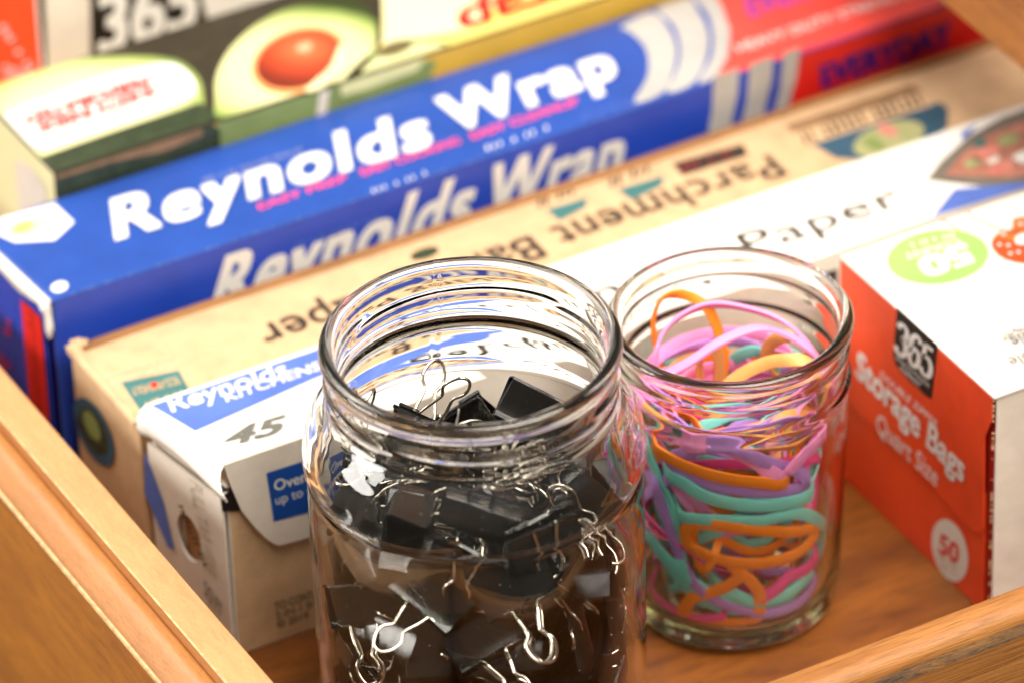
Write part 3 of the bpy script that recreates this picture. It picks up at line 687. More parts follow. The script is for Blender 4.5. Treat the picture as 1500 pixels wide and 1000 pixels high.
# near end: pale board edge under the lid and a red and blue printed flap
FE = px_(-9.4)
V = []; Fc = []; rn = random.Random(8)
for i in range(24):
    t = i/23; y = yLf+.2+t*(yLb-yLf); x = -9.6-3.2*t; wv = .35*math.sin(t*14)+.25*rn.random()
    V += [(x+.2, y, zL-.35), (x-1.5+wv*.3, y, zL-.9), (x-1.9+wv*.4, y, zL-3.2-2.2*t*(1-t)*2+wv), (x-.6, y, zL-4.6)]
for i in range(23):
    for j in range(3): Fc.append((4*i+j, 4*i+j+1, 4*i+j+5, 4*i+j+4))
mesh_obj('board_edge', V, Fc, M['white'], lb, smooth=True)
crumple('board_edge', (-10.4, yLf+1.0, zL-6.4), 1.5, M['white'], lb, 6, (.7, .9, 4.2))
crumple('board_edge', (-10.6, yLf+2.2, zL-2.6), 1.7, M['white'], lb, 9, (.8, 1.2, 1.1))
sheet('end_flap', [(-10.6, yLf+2.4, 2), (-10.6, yLf+2.4, zL-5), (-13.4, yLb, zL-5), (-13.4, yLb, 2)], (-1, 0, 0), .5, M['blueshade'], lb)
def q(y, z): return Vector((-11.3-2.8*(y-yLf-2.4)/(yLb-yLf-2.4)-.35, y, z))
def yz(name, pts, mat, lvx=0):
    P = [q(y, z)+Vector((-lvx, 0, 0)) for y, z in pts]; return mesh_obj(name, P, [tuple(range(len(P)))], mat, lb)
yz('red_stripe', [(yLf+3.4, 3), (yLf+14.5, 3), (yLf+14.5, zL-7.0), (yLf+3.4, zL-6.8)], M['red'])
rn = random.Random(12)
for k in range(22):
    y = yLf+22+rn.random()*17; z = 20+rn.random()*38; yz('small_print', [(y, z), (y+.5+rn.random(), z), (y+.7+rn.random(), z+1.5+2.5*rn.random()), (y, z+2.2)], M['red'], .1)
for k in range(24):
    z = 12+k*2.2; yz('small_print', [(yLf+6+rn.random()*2, z), (yLf+9+rn.random()*3, z), (yLf+9+rn.random()*3, z+1), (yLf+6, z+1)], M['orangedark'], .1)

# ---- avocado printed wrap box
zA = 79.6; TA = pz(zA); yAf, yAb = 130.4, 181.4; FA = py_(yAf)
ab = empty('cling_wrap_box', (0, 150, 0), 'yellow cling wrap box printed with halved avocados, behind the blue box', 'box')
boxbody('carton', (14.2, yAf), (XE, yAf), (XE, yAb), (13.6, yAb), zA, [M['photodark'], M['gold'], M['cream'], M['gold']], ab, bw=.7)
AO = (0, 150, 0)
FLESH = [(0, rgb(224, 214, 160)), (.55, rgb(222, 218, 164)), (.74, rgb(206, 208, 142)), (.88, rgb(158, 174, 96)), (.96, rgb(112, 134, 66)), (1.0, rgb(52, 62, 28))]
M['half1'] = radial('avocado_half_print', at(434, 100, TA), 34, FLESH, AO, .98)
M['half2'] = radial('avocado_cut_print', at(120, 168, TA), 40, FLESH, AO, .8)
M['pit'] = radial('avocado_pit_print', at(446, 74, TA), 17, [(0, rgb(236, 170, 130)), (.16, rgb(214, 104, 62)), (.55, rgb(188, 70, 36)), (.9, rgb(146, 46, 22)), (1, rgb(120, 40, 20))], AO, 1.05)
def clA(p): return Vector((max(p.x, 14.6), min(max(p.y, yAf+.4), yAb-.4), p.z))
def clAF(p): return Vector((max(p.x, 14.6), p.y, min(p.z, zA-.6)))
decal('avocado_photo', [(-60, 150), (0, 122), (60, 100), (130, 86), (200, 83), (258, 88), (290, 112), (298, 142), (290, 160), (200, 190), (78, 226), (60, 245), (30, 225), (-30, 190)], TA, M['half2'], ab, 1, smooth=3, clip=clA)
decal('label', [(2, 172), (80, 140), (150, 114), (230, 95), (262, 98), (282, 116), (287, 134), (270, 150), (150, 192), (60, 222), (28, 203)], TA, M['print_white'], ab, 3, smooth=2, clip=clA)
text('PERFORATED', (216, 112), (36, 172), (220, 126), TA, M['red'], ab, .06, 4)
text('SHEETS INSIDE', (226, 128), (54, 185), (230, 141), TA, M['red'], ab, .05, 4)
text('100 SQ FT', (190, 158), (90, 190), (192, 164), TA, M['faint'], ab, .0, 4)
decal('avocado_photo', [(60, 232), (150, 200), (292, 152), (306, 160), (318, 175), (310, 190), (200, 222), (78, 256)], TA, M['avoskin'], ab, 3, clip=clA)
decal('avocado_photo', [(315, 150), (317, 112), (338, 72), (380, 35), (430, 11), (480, -2), (528, 4), (550, 34), (546, 80), (522, 118), (490, 137), (400, 165), (330, 192), (314, 180)], TA, M['half1'], ab, 2, smooth=3, clip=clA)
decal('avocado_photo', ell(438, 91, 71, 46, -18), TA, M['pitedge'], ab, 3.5)
decal('avocado_photo', ell(438, 89, 65, 41, -18), TA, M['pit'], ab, 4, smooth=0)
decal('avocado_photo', ell(446, 72, 12, 6, -18), TA, M['kraft'], ab, 5)
decal('avocado_photo', [(500, 66), (508, 88), (492, 114), (466, 134), (446, 136), (462, 120), (484, 100)], TA, M['cream'], ab, 5, smooth=3)  # cream crescent painted as glare over the printed pit
decal('yellow_panel', [(556, -50), (562, 30), (560, 66), (620, 56), (700, 40), (760, -40), (800, -140)], TA, M['cream'], ab, 1.5, clip=clA)
decal('yellow_panel', [(548, -60), (560, 0), (560, 60), (540, 100), (500, 130), (470, 150), (700, 75), (1200, -90), (1700, -260), (1700, -400), (900, -160)], TA, M['yellow'], ab, 1, clip=clA)
decal('avocado_photo', [(505, 118), (530, 90), (560, 70), (600, 58), (640, 60), (664, 72), (640, 86), (580, 106), (530, 124)], TA, M['avogreen'], ab, 2, smooth=3, clip=clA)
decal('avocado_photo', [(530, 105), (560, 82), (600, 66), (640, 66), (650, 74), (590, 96), (540, 112)], TA, M['avoflesh'], ab, 3, smooth=2, clip=clA)
decal('avocado_photo', ell(578, 73, 28, 10, -18), TA, M['pithole'], ab, 4)
text('wrap', (880, -52), (668, 18), (890, -10), TA, M['red'], ab, .03, 3)
# front face picture
decal('avocado_photo', [(78, 256), (200, 215), (312, 172), (322, 190), (322, 260), (78, 330)], FA, M['avoskin'], ab, 1, clip=clAF)
decal('avocado_photo', [(80, 252), (180, 222), (294, 186), (298, 198), (240, 222), (160, 238), (84, 262)], FA, M['bark'], ab, 2, clip=clAF)
decal('avocado_photo', [(318, 176), (420, 140), (500, 115), (560, 95), (620, 88), (640, 90), (620, 140), (500, 180), (320, 240)], FA, M['avogreen'], ab, 1, clip=clAF)
decal('avocado_photo', [(498, 124), (560, 100), (624, 84), (610, 104), (540, 130), (500, 142)], FA, M['avoflesh'], ab, 2, clip=clAF)
decal('white_stripe', [(468, 135), (482, 130), (476, 180), (460, 190)], FA, M['offwhite'], ab, 2, clip=clAF)
FAl = px_(14.0)
decal('avocado_photo', [(20, 232), (60, 262), (66, 300), (20, 320), (-20, 260)], FAl, M['offwhite'], ab, 1, smooth=2)
decal('avocado_photo', [(-20, 190), (6, 215), (20, 260), (10, 310), (-40, 300)], FAl, M['gold'], ab, 1, smooth=2)

# ---- second storage bag box behind
yK = 196.0; FK = py_(yK)
xk = at(57, 50, FK).x
kb = empty('storage_bag_box', (60, 210, 0), 'orange and white box at the back with a black label and dark food photo', 'box')
boxbody('carton', (xk, yK), (XE, yK), (XE, yK+60), (xk, yK+60), 108, [M['white'], M['photodark'], M['orange'], M['white']], kb, bw=.5)
decal('white_panel', [(57, -150), (57, 220), (134, 200), (126, -150)], FK, M['offwhite'], kb, 1, clip=lambda p: Vector((max(p.x, xk+.2), p.y, min(p.z, 107))))
decal('label', [(130, -60), (282, -90), (288, 36), (284, 84), (137, 110)], FK, M['black'], kb, 2)
text('365', (143, 80), (288, 36), (143, -4), FK, M['print_white'], kb, .035, 3)
decal('white_panel', [(292, -60), (296, 0), (306, 38), (352, 24), (380, 14), (460, -14), (460, -100)], FK, M['whitegloss'], kb, 2)
text('STORAGE', (10, 118), (52, 130), (6, 96), px_(xk-.1), M['print_white'], kb, .02)
dashes((0, 40), (46, 110), (8, 34), 8, px_(xk-.1), M['print_white'], kb)

# ---- storage bag box, front right
zO = 75.0; TO = pz(zO); xO = 184.2; yOf, yOb = -91.6, -14.4; FO = px_(xO)
ob = empty('storage_bag_box', (230, -50, 0), 'orange and white storage bag box with a lime green circle on its top', 'box')
boxbody('carton', (xO+1.1, yOf+.1), (XE, yOf+.1), (XE, yOb), (xO+1.1, yOb), zO-.1, [M['whitegloss'], M['offwhite'], M['orangedark'], M['white']], ob, bw=.3)  # left face darker red, shade of the slit put into its colour
sheet('top_panel', [(xO, yOf-.3, zO-.6), (XE, yOf-.3, zO-.6), (XE, yOb+.3, zO-.6), (xO, yOb+.3, zO-.6)], (0, 0, 1), .6, M['whitegloss'], ob)
def onO(x, y): p = at(x, y, FO); return Vector((xO+.5, p.y, p.z))
sheet('lower_panel', [Vector((xO+1.1, yOf+4.2, .2)), Vector((xO+1.1, yOb, .2)), Vector((xO+1.1, yOb, 40)), Vector((xO+1.1, yOf+4.2, 40))], (-1, 0, 0), .5, M['orange'], ob)
fz = onO(1426, 778).z
fl = [onO(1442, 640), onO(1440, 772), onO(1436, 780), onO(1426, 777), onO(1405, 756), onO(1390, 738), onO(1372, 718)]
zz = fl[-1].z
fl = [Vector((xO+.4, yOf+.8, zO-.7)), Vector((xO+.4, yOf+.8, zO-8))]+[Vector((xO+.4, p.y, p.z)) for p in fl]+[Vector((xO+.4, yOb, zz+2)), Vector((xO+.4, yOb, zO-.7))]
sheet('side_flap', fl, (-1, 0, 0), .55, M['orange'], ob)
FOl = px_(xO-.17)
decal('label', [(1314.5, 450), (1374, 505), (1365, 583), (1358, 580), (1330, 554), (1313, 534), (1309, 521)], FOl, M['black'], ob, 1)
logo365((1312, 512), (1366, 556), (1317, 470), FOl, M['print_white'], ob, 3)
text('WHOLE FOODS', (1312, 524), (1362, 567), (1312.5, 518), FOl, M['print_white'], ob, .01)
text('MARKET', (1320, 541), (1350, 568), (1320.5, 534), FOl, M['print_white'], ob, .01)
text('DOUBLE ZIPPER', (1290, 551), (1374, 626), (1292, 542), FOl, M['print_white'], ob, .01)
text('Storage Bags', (1254, 548), (1412, 706), (1258, 512), FOl, M['print_white'], ob, .03)
text('Quart Size', (1284, 628), (1373, 712), (1287, 603), FOl, M['print_white'], ob, .005)
FOm = px_(xO+.6)
decal('round_label', ell(1392, 805, 25, 47, -14, 32), FOm, M['print_white'], ob, 1)
text('50', (1375, 806), (1404, 826), (1378, 779), FOm, M['coral'], ob, .03)
dashes((1376, 815), (1406, 838), (1377, 809), 9, FOm, M['faint'], ob)
dashes((1380, 828), (1404, 846), (1381, 823), 7, FOm, M['faint'], ob)
decal('round_label', ell(1374, 377, 75, 40, -6, 36), TO, M['lime'], ob, 1)
text('50', (1428, 358), (1345, 386), (1452, 388), TO, M['print_white'], ob, .05, 2) if False else None
text('50', (1414, 358), (1340, 384), (1432, 382), TO, M['print_white'], ob, .05, 2)
text('COUNT', (1404, 352), (1322, 374), (1410, 359), TO, M['print_white'], ob, .02)
dashes((1396, 343), (1330, 358), (1401, 349), 10, TO, M['print_white'], ob)
def strip(pts, wpx, pl, mat, parent, lv=1, name='printed_line'):
    up = [(x, y-wpx/2) for x, y in pts]; dn = [(x, y+wpx/2) for x, y in pts][::-1]; return decal(name, up+dn, pl, mat, parent, lv)
strip([(1378, 322), (1392, 330), (1408, 338)], 2.5, TO, M['coral'], ob)
strip([(1416, 310), (1428, 320), (1448, 330), (1475, 340), (1530, 346)], 2.5, TO, M['coral'], ob)
decal('cookie_photo', [(1452, 356), (1462, 342), (1482, 336), (1484, 322), (1500, 318), (1530, 316), (1560, 330), (1560, 370), (1520, 386), (1486, 384), (1462, 374)], TO, M['cookie'], ob, 1, smooth=3)
decal('cookie_photo', [(1452, 357), (1470, 350), (1500, 360), (1540, 372), (1520, 387), (1486, 385), (1462, 375)], TO, M['orange'], ob, 2, smooth=2)
for (x_, y_) in ((1470, 345), (1477, 361), (1464, 360), (1492, 371), (1480, 373), (1495, 330)): decal('cookie_photo', ell(x_, y_, 3, 2), TO, M['print_white'], ob, 3)
decal('cookie_photo', ell(1498, 352, 12, 8, -15), TO, M['print_white'], ob, 3)
text('simple', (1540, 476), (1478, 498), (1550, 489), TO, M['darktext'], ob, 0)
text('zipper', (1530, 508) if False else (1526, 500), (1472, 522) if False else (1461, 520), (1536, 513), TO, M['darktext'], ob, 0) if False else None
text('ziptop paper', (1560, 480-20), (1462, 492), (1572, 474), TO, M['greytext'], ob, 0)
text('simple', (1544, 512-10), (1474, 525), (1555, 516), TO, M['greytext'], ob, 0)
dashes((1530, 448), (1426, 484), (1535, 453), 14, TO, M['faint'], ob, 2, .4, 4)
worn_edge((xO, yOf, zO), (xO, yOb, zO), ob, M['white'], n=60, wd=.3, side_=(-1, 0, 0), thr=.5)
worn_edge((xO, yOf, 5), (xO, yOf, zO), ob, M['kraft'], n=40, wd=.4, up=(0, -1, 0), side_=(-1, 0, 0), thr=.5)

# ------------------------------------------------------------------ glass jars
def lathe_jar(name, c, outer, inner, mat, nseg, ridges=None, loc=None, waves=0):
    """closed glass wall: outer profile (r, z) from the rim down to the base centre, inner profile back up"""
    V = []; Fc = []; O = outer; I = inner
    def prof(pr, inn):
        rows = []
        for r, z in pr:
            row = []
            for i in range(nseg):
                a = 2*math.pi*i/nseg; rr = r; zz = z
                if not inn and ridges: rr += ridges(a, z)
                if waves and inn: rr += waves*math.sin(3*a+z*.11)*math.sin(z*.19+a)
                row.append((c[0]+rr*math.cos(a), c[1]+rr*math.sin(a), zz))
            rows.append(row)
        return rows
    rows = prof(O, False)
    b0 = len(rows); rows2 = prof(I, True)
    allr = rows+[None]+rows2
    idx = []
    for row in rows: idx.append(len(V)); V += row
    cb = len(V); V.append((c[0], c[1], O[-1][1]))
    idx2 = []
    for row in rows2: idx2.append(len(V)); V += row
    ci = len(V); V.append((c[0], c[1], I[0][1]))
    def join(a, b):
        for i in range(nseg):
            j = (i+1) % nseg; Fc.append((a+i, b+i, b+j, a+j))
    for k in range(len(idx)-1): join(idx[k], idx[k+1])
    for i in range(nseg): Fc.append((idx[-1]+i, cb, idx[-1]+(i+1) % nseg))
    for i in range(nseg): Fc.append((idx2[0]+(i+1) % nseg, ci, idx2[0]+i))
    for k in range(len(idx2)-1): join(idx2[k], idx2[k+1])
    join(idx2[-1], idx[0])
    o = mesh_obj(name, V, Fc, mat, None, smooth=True, loc=loc)
    bm = bmesh.new(); bm.from_mesh(o.data); bmesh.ops.recalc_face_normals(bm, faces=bm.faces); bm.to_mesh(o.data); bm.free()
    for p in o.data.polygons: p.use_smooth = True
    return o
def resample(pr, step=.9):
    """Catmull-Rom through profile points, evenly spaced"""
    out = []
    for i in range(len(pr)-1):
        p0 = Vector(pr[max(0, i-1)]); p1 = Vector(pr[i]); p2 = Vector(pr[i+1]); p3 = Vector(pr[min(len(pr)-1, i+2)])
        n = max(1, int((p2-p1).length/step))
        for j in range(n):
            t = j/n; out.append(tuple(.5*((2*p1)+(p2-p0)*t+(2*p0-5*p1+4*p2-p3)*t*t+(3*p1-p0-3*p2+p3)*t**3)))
    out.append(tuple(pr[-1])); return out
def gauss(x, s): return math.exp(-(x/s)**2)
# big jar
BX, BY, BZ = 41.6, -64.9, 128.0
oB = [(36.8, 130), (38.0, 129.8), (38.8, 128.9), (39.0, 127.4), (38.5, 125.9), (37.8, 124.8), (37.5, 122.5), (37.5, 117), (37.5, 113.6), (37.9, 112.0), (39.5, 109.9), (41.8, 106.8), (43.6, 102.8), (44.4, 98.6), (44.6, 95.8),
      (44.5, 94.4), (44.0, 93.2), (43.5, 92.4), (43.4, 91.6), (43.5, 90.6), (43.7, 88), (43.8, 70), (43.6, 30), (43.3, 10), (42.4, 4), (40, 1.2), (36, .1), (30, .3), (24, 1.6), (10, 2.0), (1, 2.0)]
iB = [(1, 5.6), (20, 5.4), (34, 5.6), (39, 8), (40.8, 14), (41.2, 30), (41.3, 70), (41.2, 88), (41.0, 93), (40.6, 99), (39.2, 104), (36.8, 108.2), (34.7, 111.5), (34.5, 115), (34.6, 123), (34.9, 127.2), (35.5, 129.3)]
def thread_big(a, z):
    r = 0
    for k in range(4):                                           # four short overlapping lug threads
        s = (a-k*math.pi/2-.3) % (2*math.pi)
        if s < 1.9:
            env = min(1, s/.22, (1.9-s)/.22); zc = 121.0-2.6*s/1.9-.3
            r += .9*env*gauss(z-zc, 1.05)
    r += .3*gauss(z-114.4, .8)
    for th in (R(-105), R(75)): 
        d = (a-th+math.pi) % (2*math.pi)-math.pi
        r += .16*gauss(d, .012)*(1 if z > 20 else 0)            # mould seams
    return r
jb = lathe_jar('glass_jar', (BX, BY), resample(oB, .7), resample(iB, 1.2), M['glass'], 288, thread_big, loc=(BX, BY, 0), waves=.06)
jb['label'] = 'large open glass jar filled with black binder clips'; jb['category'] = 'jar'
# small jar
SX, SY_, SZ_ = 130.3, -45.2, 93.9
oS = [(31.2, 93.9), (32.3, 93.7), (33.0, 92.8), (33.1, 91.2), (32.4, 89.9), (31.6, 89.3), (31.4, 88.4), (31.4, 87.2), (31.6, 86.0), (32.1, 84.9), (31.8, 83.8), (31.5, 82.8), (31.4, 81.5), (31.4, 78), (31.7, 76.8), (32.2, 75.8), (32.5, 74.6), (32.3, 73.4), (31.9, 72.2),
      (31.8, 70), (31.7, 66), (31.2, 50), (30.3, 25), (29.4, 8), (28.4, 3.2), (26, .8), (23, 0), (19, .4), (14, 2.4), (1, 2.8)]
iS = [(1, 7.4), (14, 7.0), (21, 6.8), (24.6, 8.0), (26.0, 11), (27.3, 25), (28.6, 50), (29.2, 68), (29.3, 74), (29.0, 80), (29.0, 88), (29.2, 91.4), (29.8, 93.3)]
jsm = lathe_jar('glass_jar', (SX, SY_), resample(oS, .6), resample(iS, 1.2), M['glass2'], 224, None, loc=(SX, SY_, 0))
jsm['label'] = 'small open glass jar filled with coloured rubber bands'; jsm['category'] = 'jar'

# ------------------------------------------------------------------ binder clips
def tube_mesh(name, paths, rad, mat, ns=7):
    V = []; Fc = []
    for pts, closed in paths:
        P = [Vector(p) for p in pts]; k = len(P); base = len(V)
        prev = None
        for i in range(k):
            a = P[i-1] if (i > 0 or closed) else P[i]; b = P[(i+1) % k] if (i < k-1 or closed) else P[i]
            T = (b-a).normalized(); 
            if prev is None: prev = T.orthogonal().normalized()
            n = (prev-T*prev.dot(T)).normalized(); prev = n; bb_ = T.cross(n)
            for j in range(ns):
                t = 2*math.pi*j/ns; V.append(P[i]+(n*math.cos(t)+bb_*math.sin(t))*rad)
        for i in range(k if closed else k-1):
            i2 = (i+1) % k
            for j in range(ns): Fc.append((base+i*ns+j, base+i*ns+(j+1) % ns, base+i2*ns+(j+1) % ns, base+i2*ns+j))
        if not closed:
            Fc.append(tuple(base+j for j in range(ns))[::-1]); Fc.append(tuple(base+(k-1)*ns+j for j in range(ns)))
    m = bpy.data.meshes.new(name); m.from_pydata([v*MM for v in V], [], Fc); m.materials.append(mat)
    for p in m.polygons: p.use_smooth = True
    return m
CW, CH, CB = 25.0, 14.5, 11.5
def clip_body():
    """sprung sheet: flat spine, two sides closing to rolled lips that are notched in the middle"""
    sec = []
    def s(y, z): sec.append((y, z))
    s(-.9, CH); 
    half = [(1.0, CH-.2), (1.9, CH+.4), (2.5, CH-.1), (2.4, CH-.9), (1.6, CH-1.2), (1.35, CH-2.2), (2.6, CH*.6), (CB/2-.5, 1.1), (CB/2-.9, .25), (CB/2-2.0, 0)]
    sec = half+[(-y, z) for y, z in half[::-1]]
    xs = [-CW/2, -CW/2+.15, -CW/6, CW/6, CW/2-.15, CW/2]
    V = []; Fc = []
    for x in xs:
        for y, z in sec: V.append((x, y, z))
    K = len(sec)
    for i in range(len(xs)-1):
        for k in range(K-1):
            if i == 2 and (k < 3 or k >= K-4): continue          # lip notch where the handle legs swing
            Fc.append((i*K+k, i*K+k+1, (i+1)*K+k+1, (i+1)*K+k))
    m = bpy.data.meshes.new('clip_body'); m.from_pydata([Vector(v)*MM for v in V], [], Fc)
    bm = bmesh.new(); bm.from_mesh(m); bmesh.ops.recalc_face_normals(bm, faces=bm.faces)
    g = bmesh.ops.solidify(bm, geom=bm.faces[:], thickness=.45*MM); bm.to_mesh(m); bm.free(); m.materials.append(M['clip'])
    for p in m.polygons: p.use_smooth = True
    m.set_sharp_from_angle(angle=R(35)); return m
def open_smooth(pts, n=5):
    out = []
    for i in range(len(pts)-1):
        p0, p1, p2, p3 = [Vector(pts[min(max(i+k-1, 0), len(pts)-1)]) for k in range(4)]
        for j in range(n):
            t = j/n; out.append(.5*((2*p1)+(p2-p0)*t+(2*p0-5*p1+4*p2-p3)*t*t+(3*p1-p0-3*p2+p3)*t**3))
    out.append(Vector(pts[-1])); return out
hp = [(-7.2, 0, 0), (-4.6, 0, 0), (-4.3, 0, .6), (-3.7, 0, 4), (-2.5, .25, 8.5), (-2.3, .5, 10.5), (-3.9, .7, 13), (-4.3, .6, 15), (-3.7, .3, 17.6), (-2.1, .1, 20.2), (0, 0, 21), (2.1, .1, 20.2), (3.7, .3, 17.6), (4.3, .6, 15), (3.9, .7, 13), (2.3, .5, 10.5), (2.5, .25, 8.5), (3.7, 0, 4), (4.3, 0, .6), (4.6, 0, 0), (7.2, 0, 0)]
BODY_M = clip_body(); HANDLE_M = tube_mesh('clip_handle', [(open_smooth(hp, 5), False)], .62, M['wire'], 8)
first = [None]
def make_clip(loc, quat, t1, t2, label, group, scale=.77):
    r = bpy.data.objects.new('binder_clip', None); COL.objects.link(r); r.empty_display_size = .005
    r.location = Vector(loc)*MM; r.rotation_mode = 'QUATERNION'; r.rotation_quaternion = quat; r.scale = (scale,)*3
    b = bpy.data.objects.new('clip_body', BODY_M); COL.objects.link(b); b.parent = r
    for s, t in ((1, t1), (-1, t2)):
        h = bpy.data.objects.new('handle', HANDLE_M); COL.objects.link(h); h.parent = r
        h.location = (0, s*1.9*MM, (CH-.45)*MM); h.rotation_euler = (-s*R(t), 0, 0 if s > 0 else math.pi)
        if s < 0: h.rotation_euler = (R(t), 0, 0)
    r['label'] = label; r['category'] = 'binder clip'; r['group'] = group
    return r
G = 'binder clips heaped in the large jar'
rn = random.Random(21)
def frame_quat(xd, zd):
    """orientation from the body's long axis xd and its opening direction zd (right, up, towards camera)"""
    X = (CR*xd[0]+CU*xd[1]-fw*xd[2]).normalized(); Z = (CR*zd[0]+CU*zd[1]-fw*zd[2]); Z = (Z-X*Z.dot(X)).normalized(); Y = Z.cross(X)
    return Matrix((X, Y, Z)).transposed().to_quaternion()
def atz(px, py, z): return at(px, py, pz(z))
def onwall(px, py, rho, cx=BX, cy_=BY):
    d = ray(px, py); o = CAM-Vector((cx, cy_, 0)); a = d.x**2+d.y**2; b = 2*(o.x*d.x+o.y*d.y); c = o.x**2+o.y**2-rho*rho; D = b*b-4*a*c
    return CAM+d*((-b-math.sqrt(max(D, 0)))/(2*a))
HAND = [
    (onwall(598, 932, 32), (.06, -1, -.05), (1, .06, .25), 3, 12, 'black binder clip lying sideways at the lower left with both wire handles pointing right'),
    (onwall(745, 828, 32), (.93, .4, .1), (.3, -.95, .2), 4, 20, 'binder clip lying level low in the jar with its wire handle hanging down'),
    (onwall(575, 752, 30), (.1, .35, -.9), (1, -.05, .1), 3, 10, 'binder clip behind the glass ring with long wire handles lying level to the right'),
    (onwall(690, 905, 33), (.8, .5, -.1), (.45, -.85, .2), 6, 14, 'binder clip in the lower middle with one handle folded down beside its neighbour'),
    (onwall(560, 780, 33), (.1, .9, -.3), (1, -.1, .05), 8, 14, 'binder clip just under the ring with crossed wire handles pointing right'),
    (onwall(700, 765, 31), (.93, -.3, -.1), (.1, .5, -.9), 150, 140, 'binder clip with a glossy spine turned to the front under the glass ring'),
    (onwall(850, 925, 33), (.2, -1, 0), (-.8, .12, -.5), 150, 10, 'binder clip at the lower right with its flat black spine against the glass'),
    (onwall(535, 850, 33), (1, .1, .2), (.1, -1, .1), 3, 9, 'binder clip against the lower left glass wall with both handles pointing down'),
    (onwall(655, 850, 33), (.7, -.6, .2), (-.6, -.7, .3), 8, 150, 'binder clip tilted in the middle of the heap with one handle towards the lower left'),
    (onwall(845, 880, 32), (.75, .1, .3), (.22, 1, 0), 4, 8, 'binder clip standing upright against the lower right wall, handles up'),
]
HC = [h[0]+(CR*h[2][0]+CU*h[2][1]-fw*h[2][2]).normalized()*7 for h in HAND]
k_ = 0
for c in CLIPS:
    if c[2] > 84: continue
    q_ = Quaternion(c[3:7]); pos = Vector((BX+c[0]*.985, BY+c[1]*.985, c[2]+2.0)); mid = pos+q_@Vector((0, 0, 6))
    t1 = rn.choice([2, 6, 10, 150, 165]); t2 = rn.choice([2, 6, 10, 14, 160])
    if any((mid-h).length < 9.5 for h in HC): continue
    def tip(s, t):
        a_ = -s*R(t); v = Vector((0, s*1.9-math.sin(a_)*21, 14+math.cos(a_)*21))*.77
        return pos+q_@v
    def fits(s, t):
        e = tip(s, t); m_ = pos+(e-pos)*.7; return math.hypot(e.x-BX, e.y-BY) < (39 if e.z < 96 else 33) and 8 < e.z < 88
    def pick(s):
        c_ = [4, 8, 14, 30, 60, 100, 130, 150, 165]; ok = [t for t in c_ if fits(s, t)]
        if ok: return rn.choice(ok[:3]+ok[-1:])
        return min(c_, key=lambda t: math.hypot(tip(s, t).x-BX, tip(s, t).y-BY)+max(0, tip(s, t).z-86))
    t1, t2 = pick(1), pick(-1)
    make_clip(pos, q_, t1, t2, 'black binder clip with silver wire handles buried in the heap inside the large jar', G)
for h in HAND: make_clip(h[0], frame_quat(h[1], h[2]), h[3], h[4], h[5], G)
make_clip(atz(798, 574, 100), frame_quat((.88, -.44, -.15), (-.5, -.8, .1)), 4, 8, 'black binder clip resting against the right wall just below the rim of the large jar', G)
make_clip(atz(612, 668, 86), frame_quat((.8, -.35, -.5), (-.38, .9, .1)), -4, 58, 'binder clip at the top of the heap with one wire handle standing upright', G)
make_clip(atz(506, 712, 70), frame_quat((.25, .1, -.95), (.12, 1, .1)), 4, 12, 'binder clip with its wire handle rising at the left wall of the large jar', G)

# ------------------------------------------------------------------ rubber bands
def r_in(z):
    pr = iS
    for k in range(len(pr)-1):
        if pr[k][1] <= z <= pr[k+1][1] and pr[k+1][1] > pr[k][1]:
            t = (z-pr[k][1])/(pr[k+1][1]-pr[k][1]); return pr[k][0]+(pr[k+1][0]-pr[k][0])*t
    return 29.3 if z > 60 else 24
def band(pts, colour, label, wd=3.3, rmax=99, th=1.0, tw=(0, 0, 0), nsm=7, flat=0.0):
    """a closed flat strip along the loop pts (world mm), pressed inside the jar wall"""
    P = smooth_closed(pts, nsm); K = len(P); C0 = Vector((SX, SY_, 0)); Q = []
    for p in P:
        z = max(p.z, 9.3); d = Vector((p.x-SX, p.y-SY_, 0)); mr = min(r_in(z)-1.2-wd*.12, rmax)
        if d.length > mr: d = d*(mr/d.length)
        Q.append(Vector((SX+d.x, SY_+d.y, z)))
    P = Q; V = []; Fc = []
    wd *= .98; th *= .72
    sec = [(-.5, -.42), (-.47, -.5), (.47, -.5), (.5, -.42), (.5, .42), (.47, .5), (-.47, .5), (-.5, .42)]
    for i in range(K):
        T = (P[(i+1) % K]-P[i-1]).normalized(); rad = Vector((P[i].x-SX, P[i].y-SY_, 0))
        rad = rad.normalized()*(min(1, rad.length/14)) + Vector((0, 0, .5))*(1-min(1, rad.length/14)) + Vector((0, 0, flat))
        n = rad-T*rad.dot(T)
        n = n.normalized() if n.length > 1e-4 else T.orthogonal().normalized()
        a = 2*math.pi*i/K; psi = tw[0]*math.sin(a+tw[1])+tw[2]*math.sin(2*a+tw[1]*2)
        n = Quaternion(T, psi) @ n; wv = T.cross(n)
        for (u, v) in sec: V.append(P[i]+wv*u*wd+n*v*th)
    ns = len(sec)
    for i in range(K):
        j = (i+1) % K
        for k in range(ns): Fc.append((i*ns+k, i*ns+(k+1) % ns, j*ns+(k+1) % ns, j*ns+k))
    o = mesh_obj('rubber_band', V, Fc, RB[colour], None, smooth=True, loc=P[0])
    bm = bmesh.new(); bm.from_mesh(o.data); bmesh.ops.recalc_face_normals(bm, faces=bm.faces); bm.to_mesh(o.data); bm.free()
    o.data.set_sharp_from_angle(angle=R(50))
    o['label'] = label; o['category'] = 'rubber band'; o['group'] = 'rubber bands in the small jar'; return o
rn = random.Random(11)
cols = ['teal', 'orange', 'teal', 'purple', 'teal', 'magenta', 'orange', 'teal', 'pink', 'peach', 'teal', 'purple']
names = {'teal': 'teal', 'orange': 'bright orange', 'peach': 'pale orange', 'pink': 'pink', 'purple': 'purple', 'magenta': 'magenta'}
NB = 58
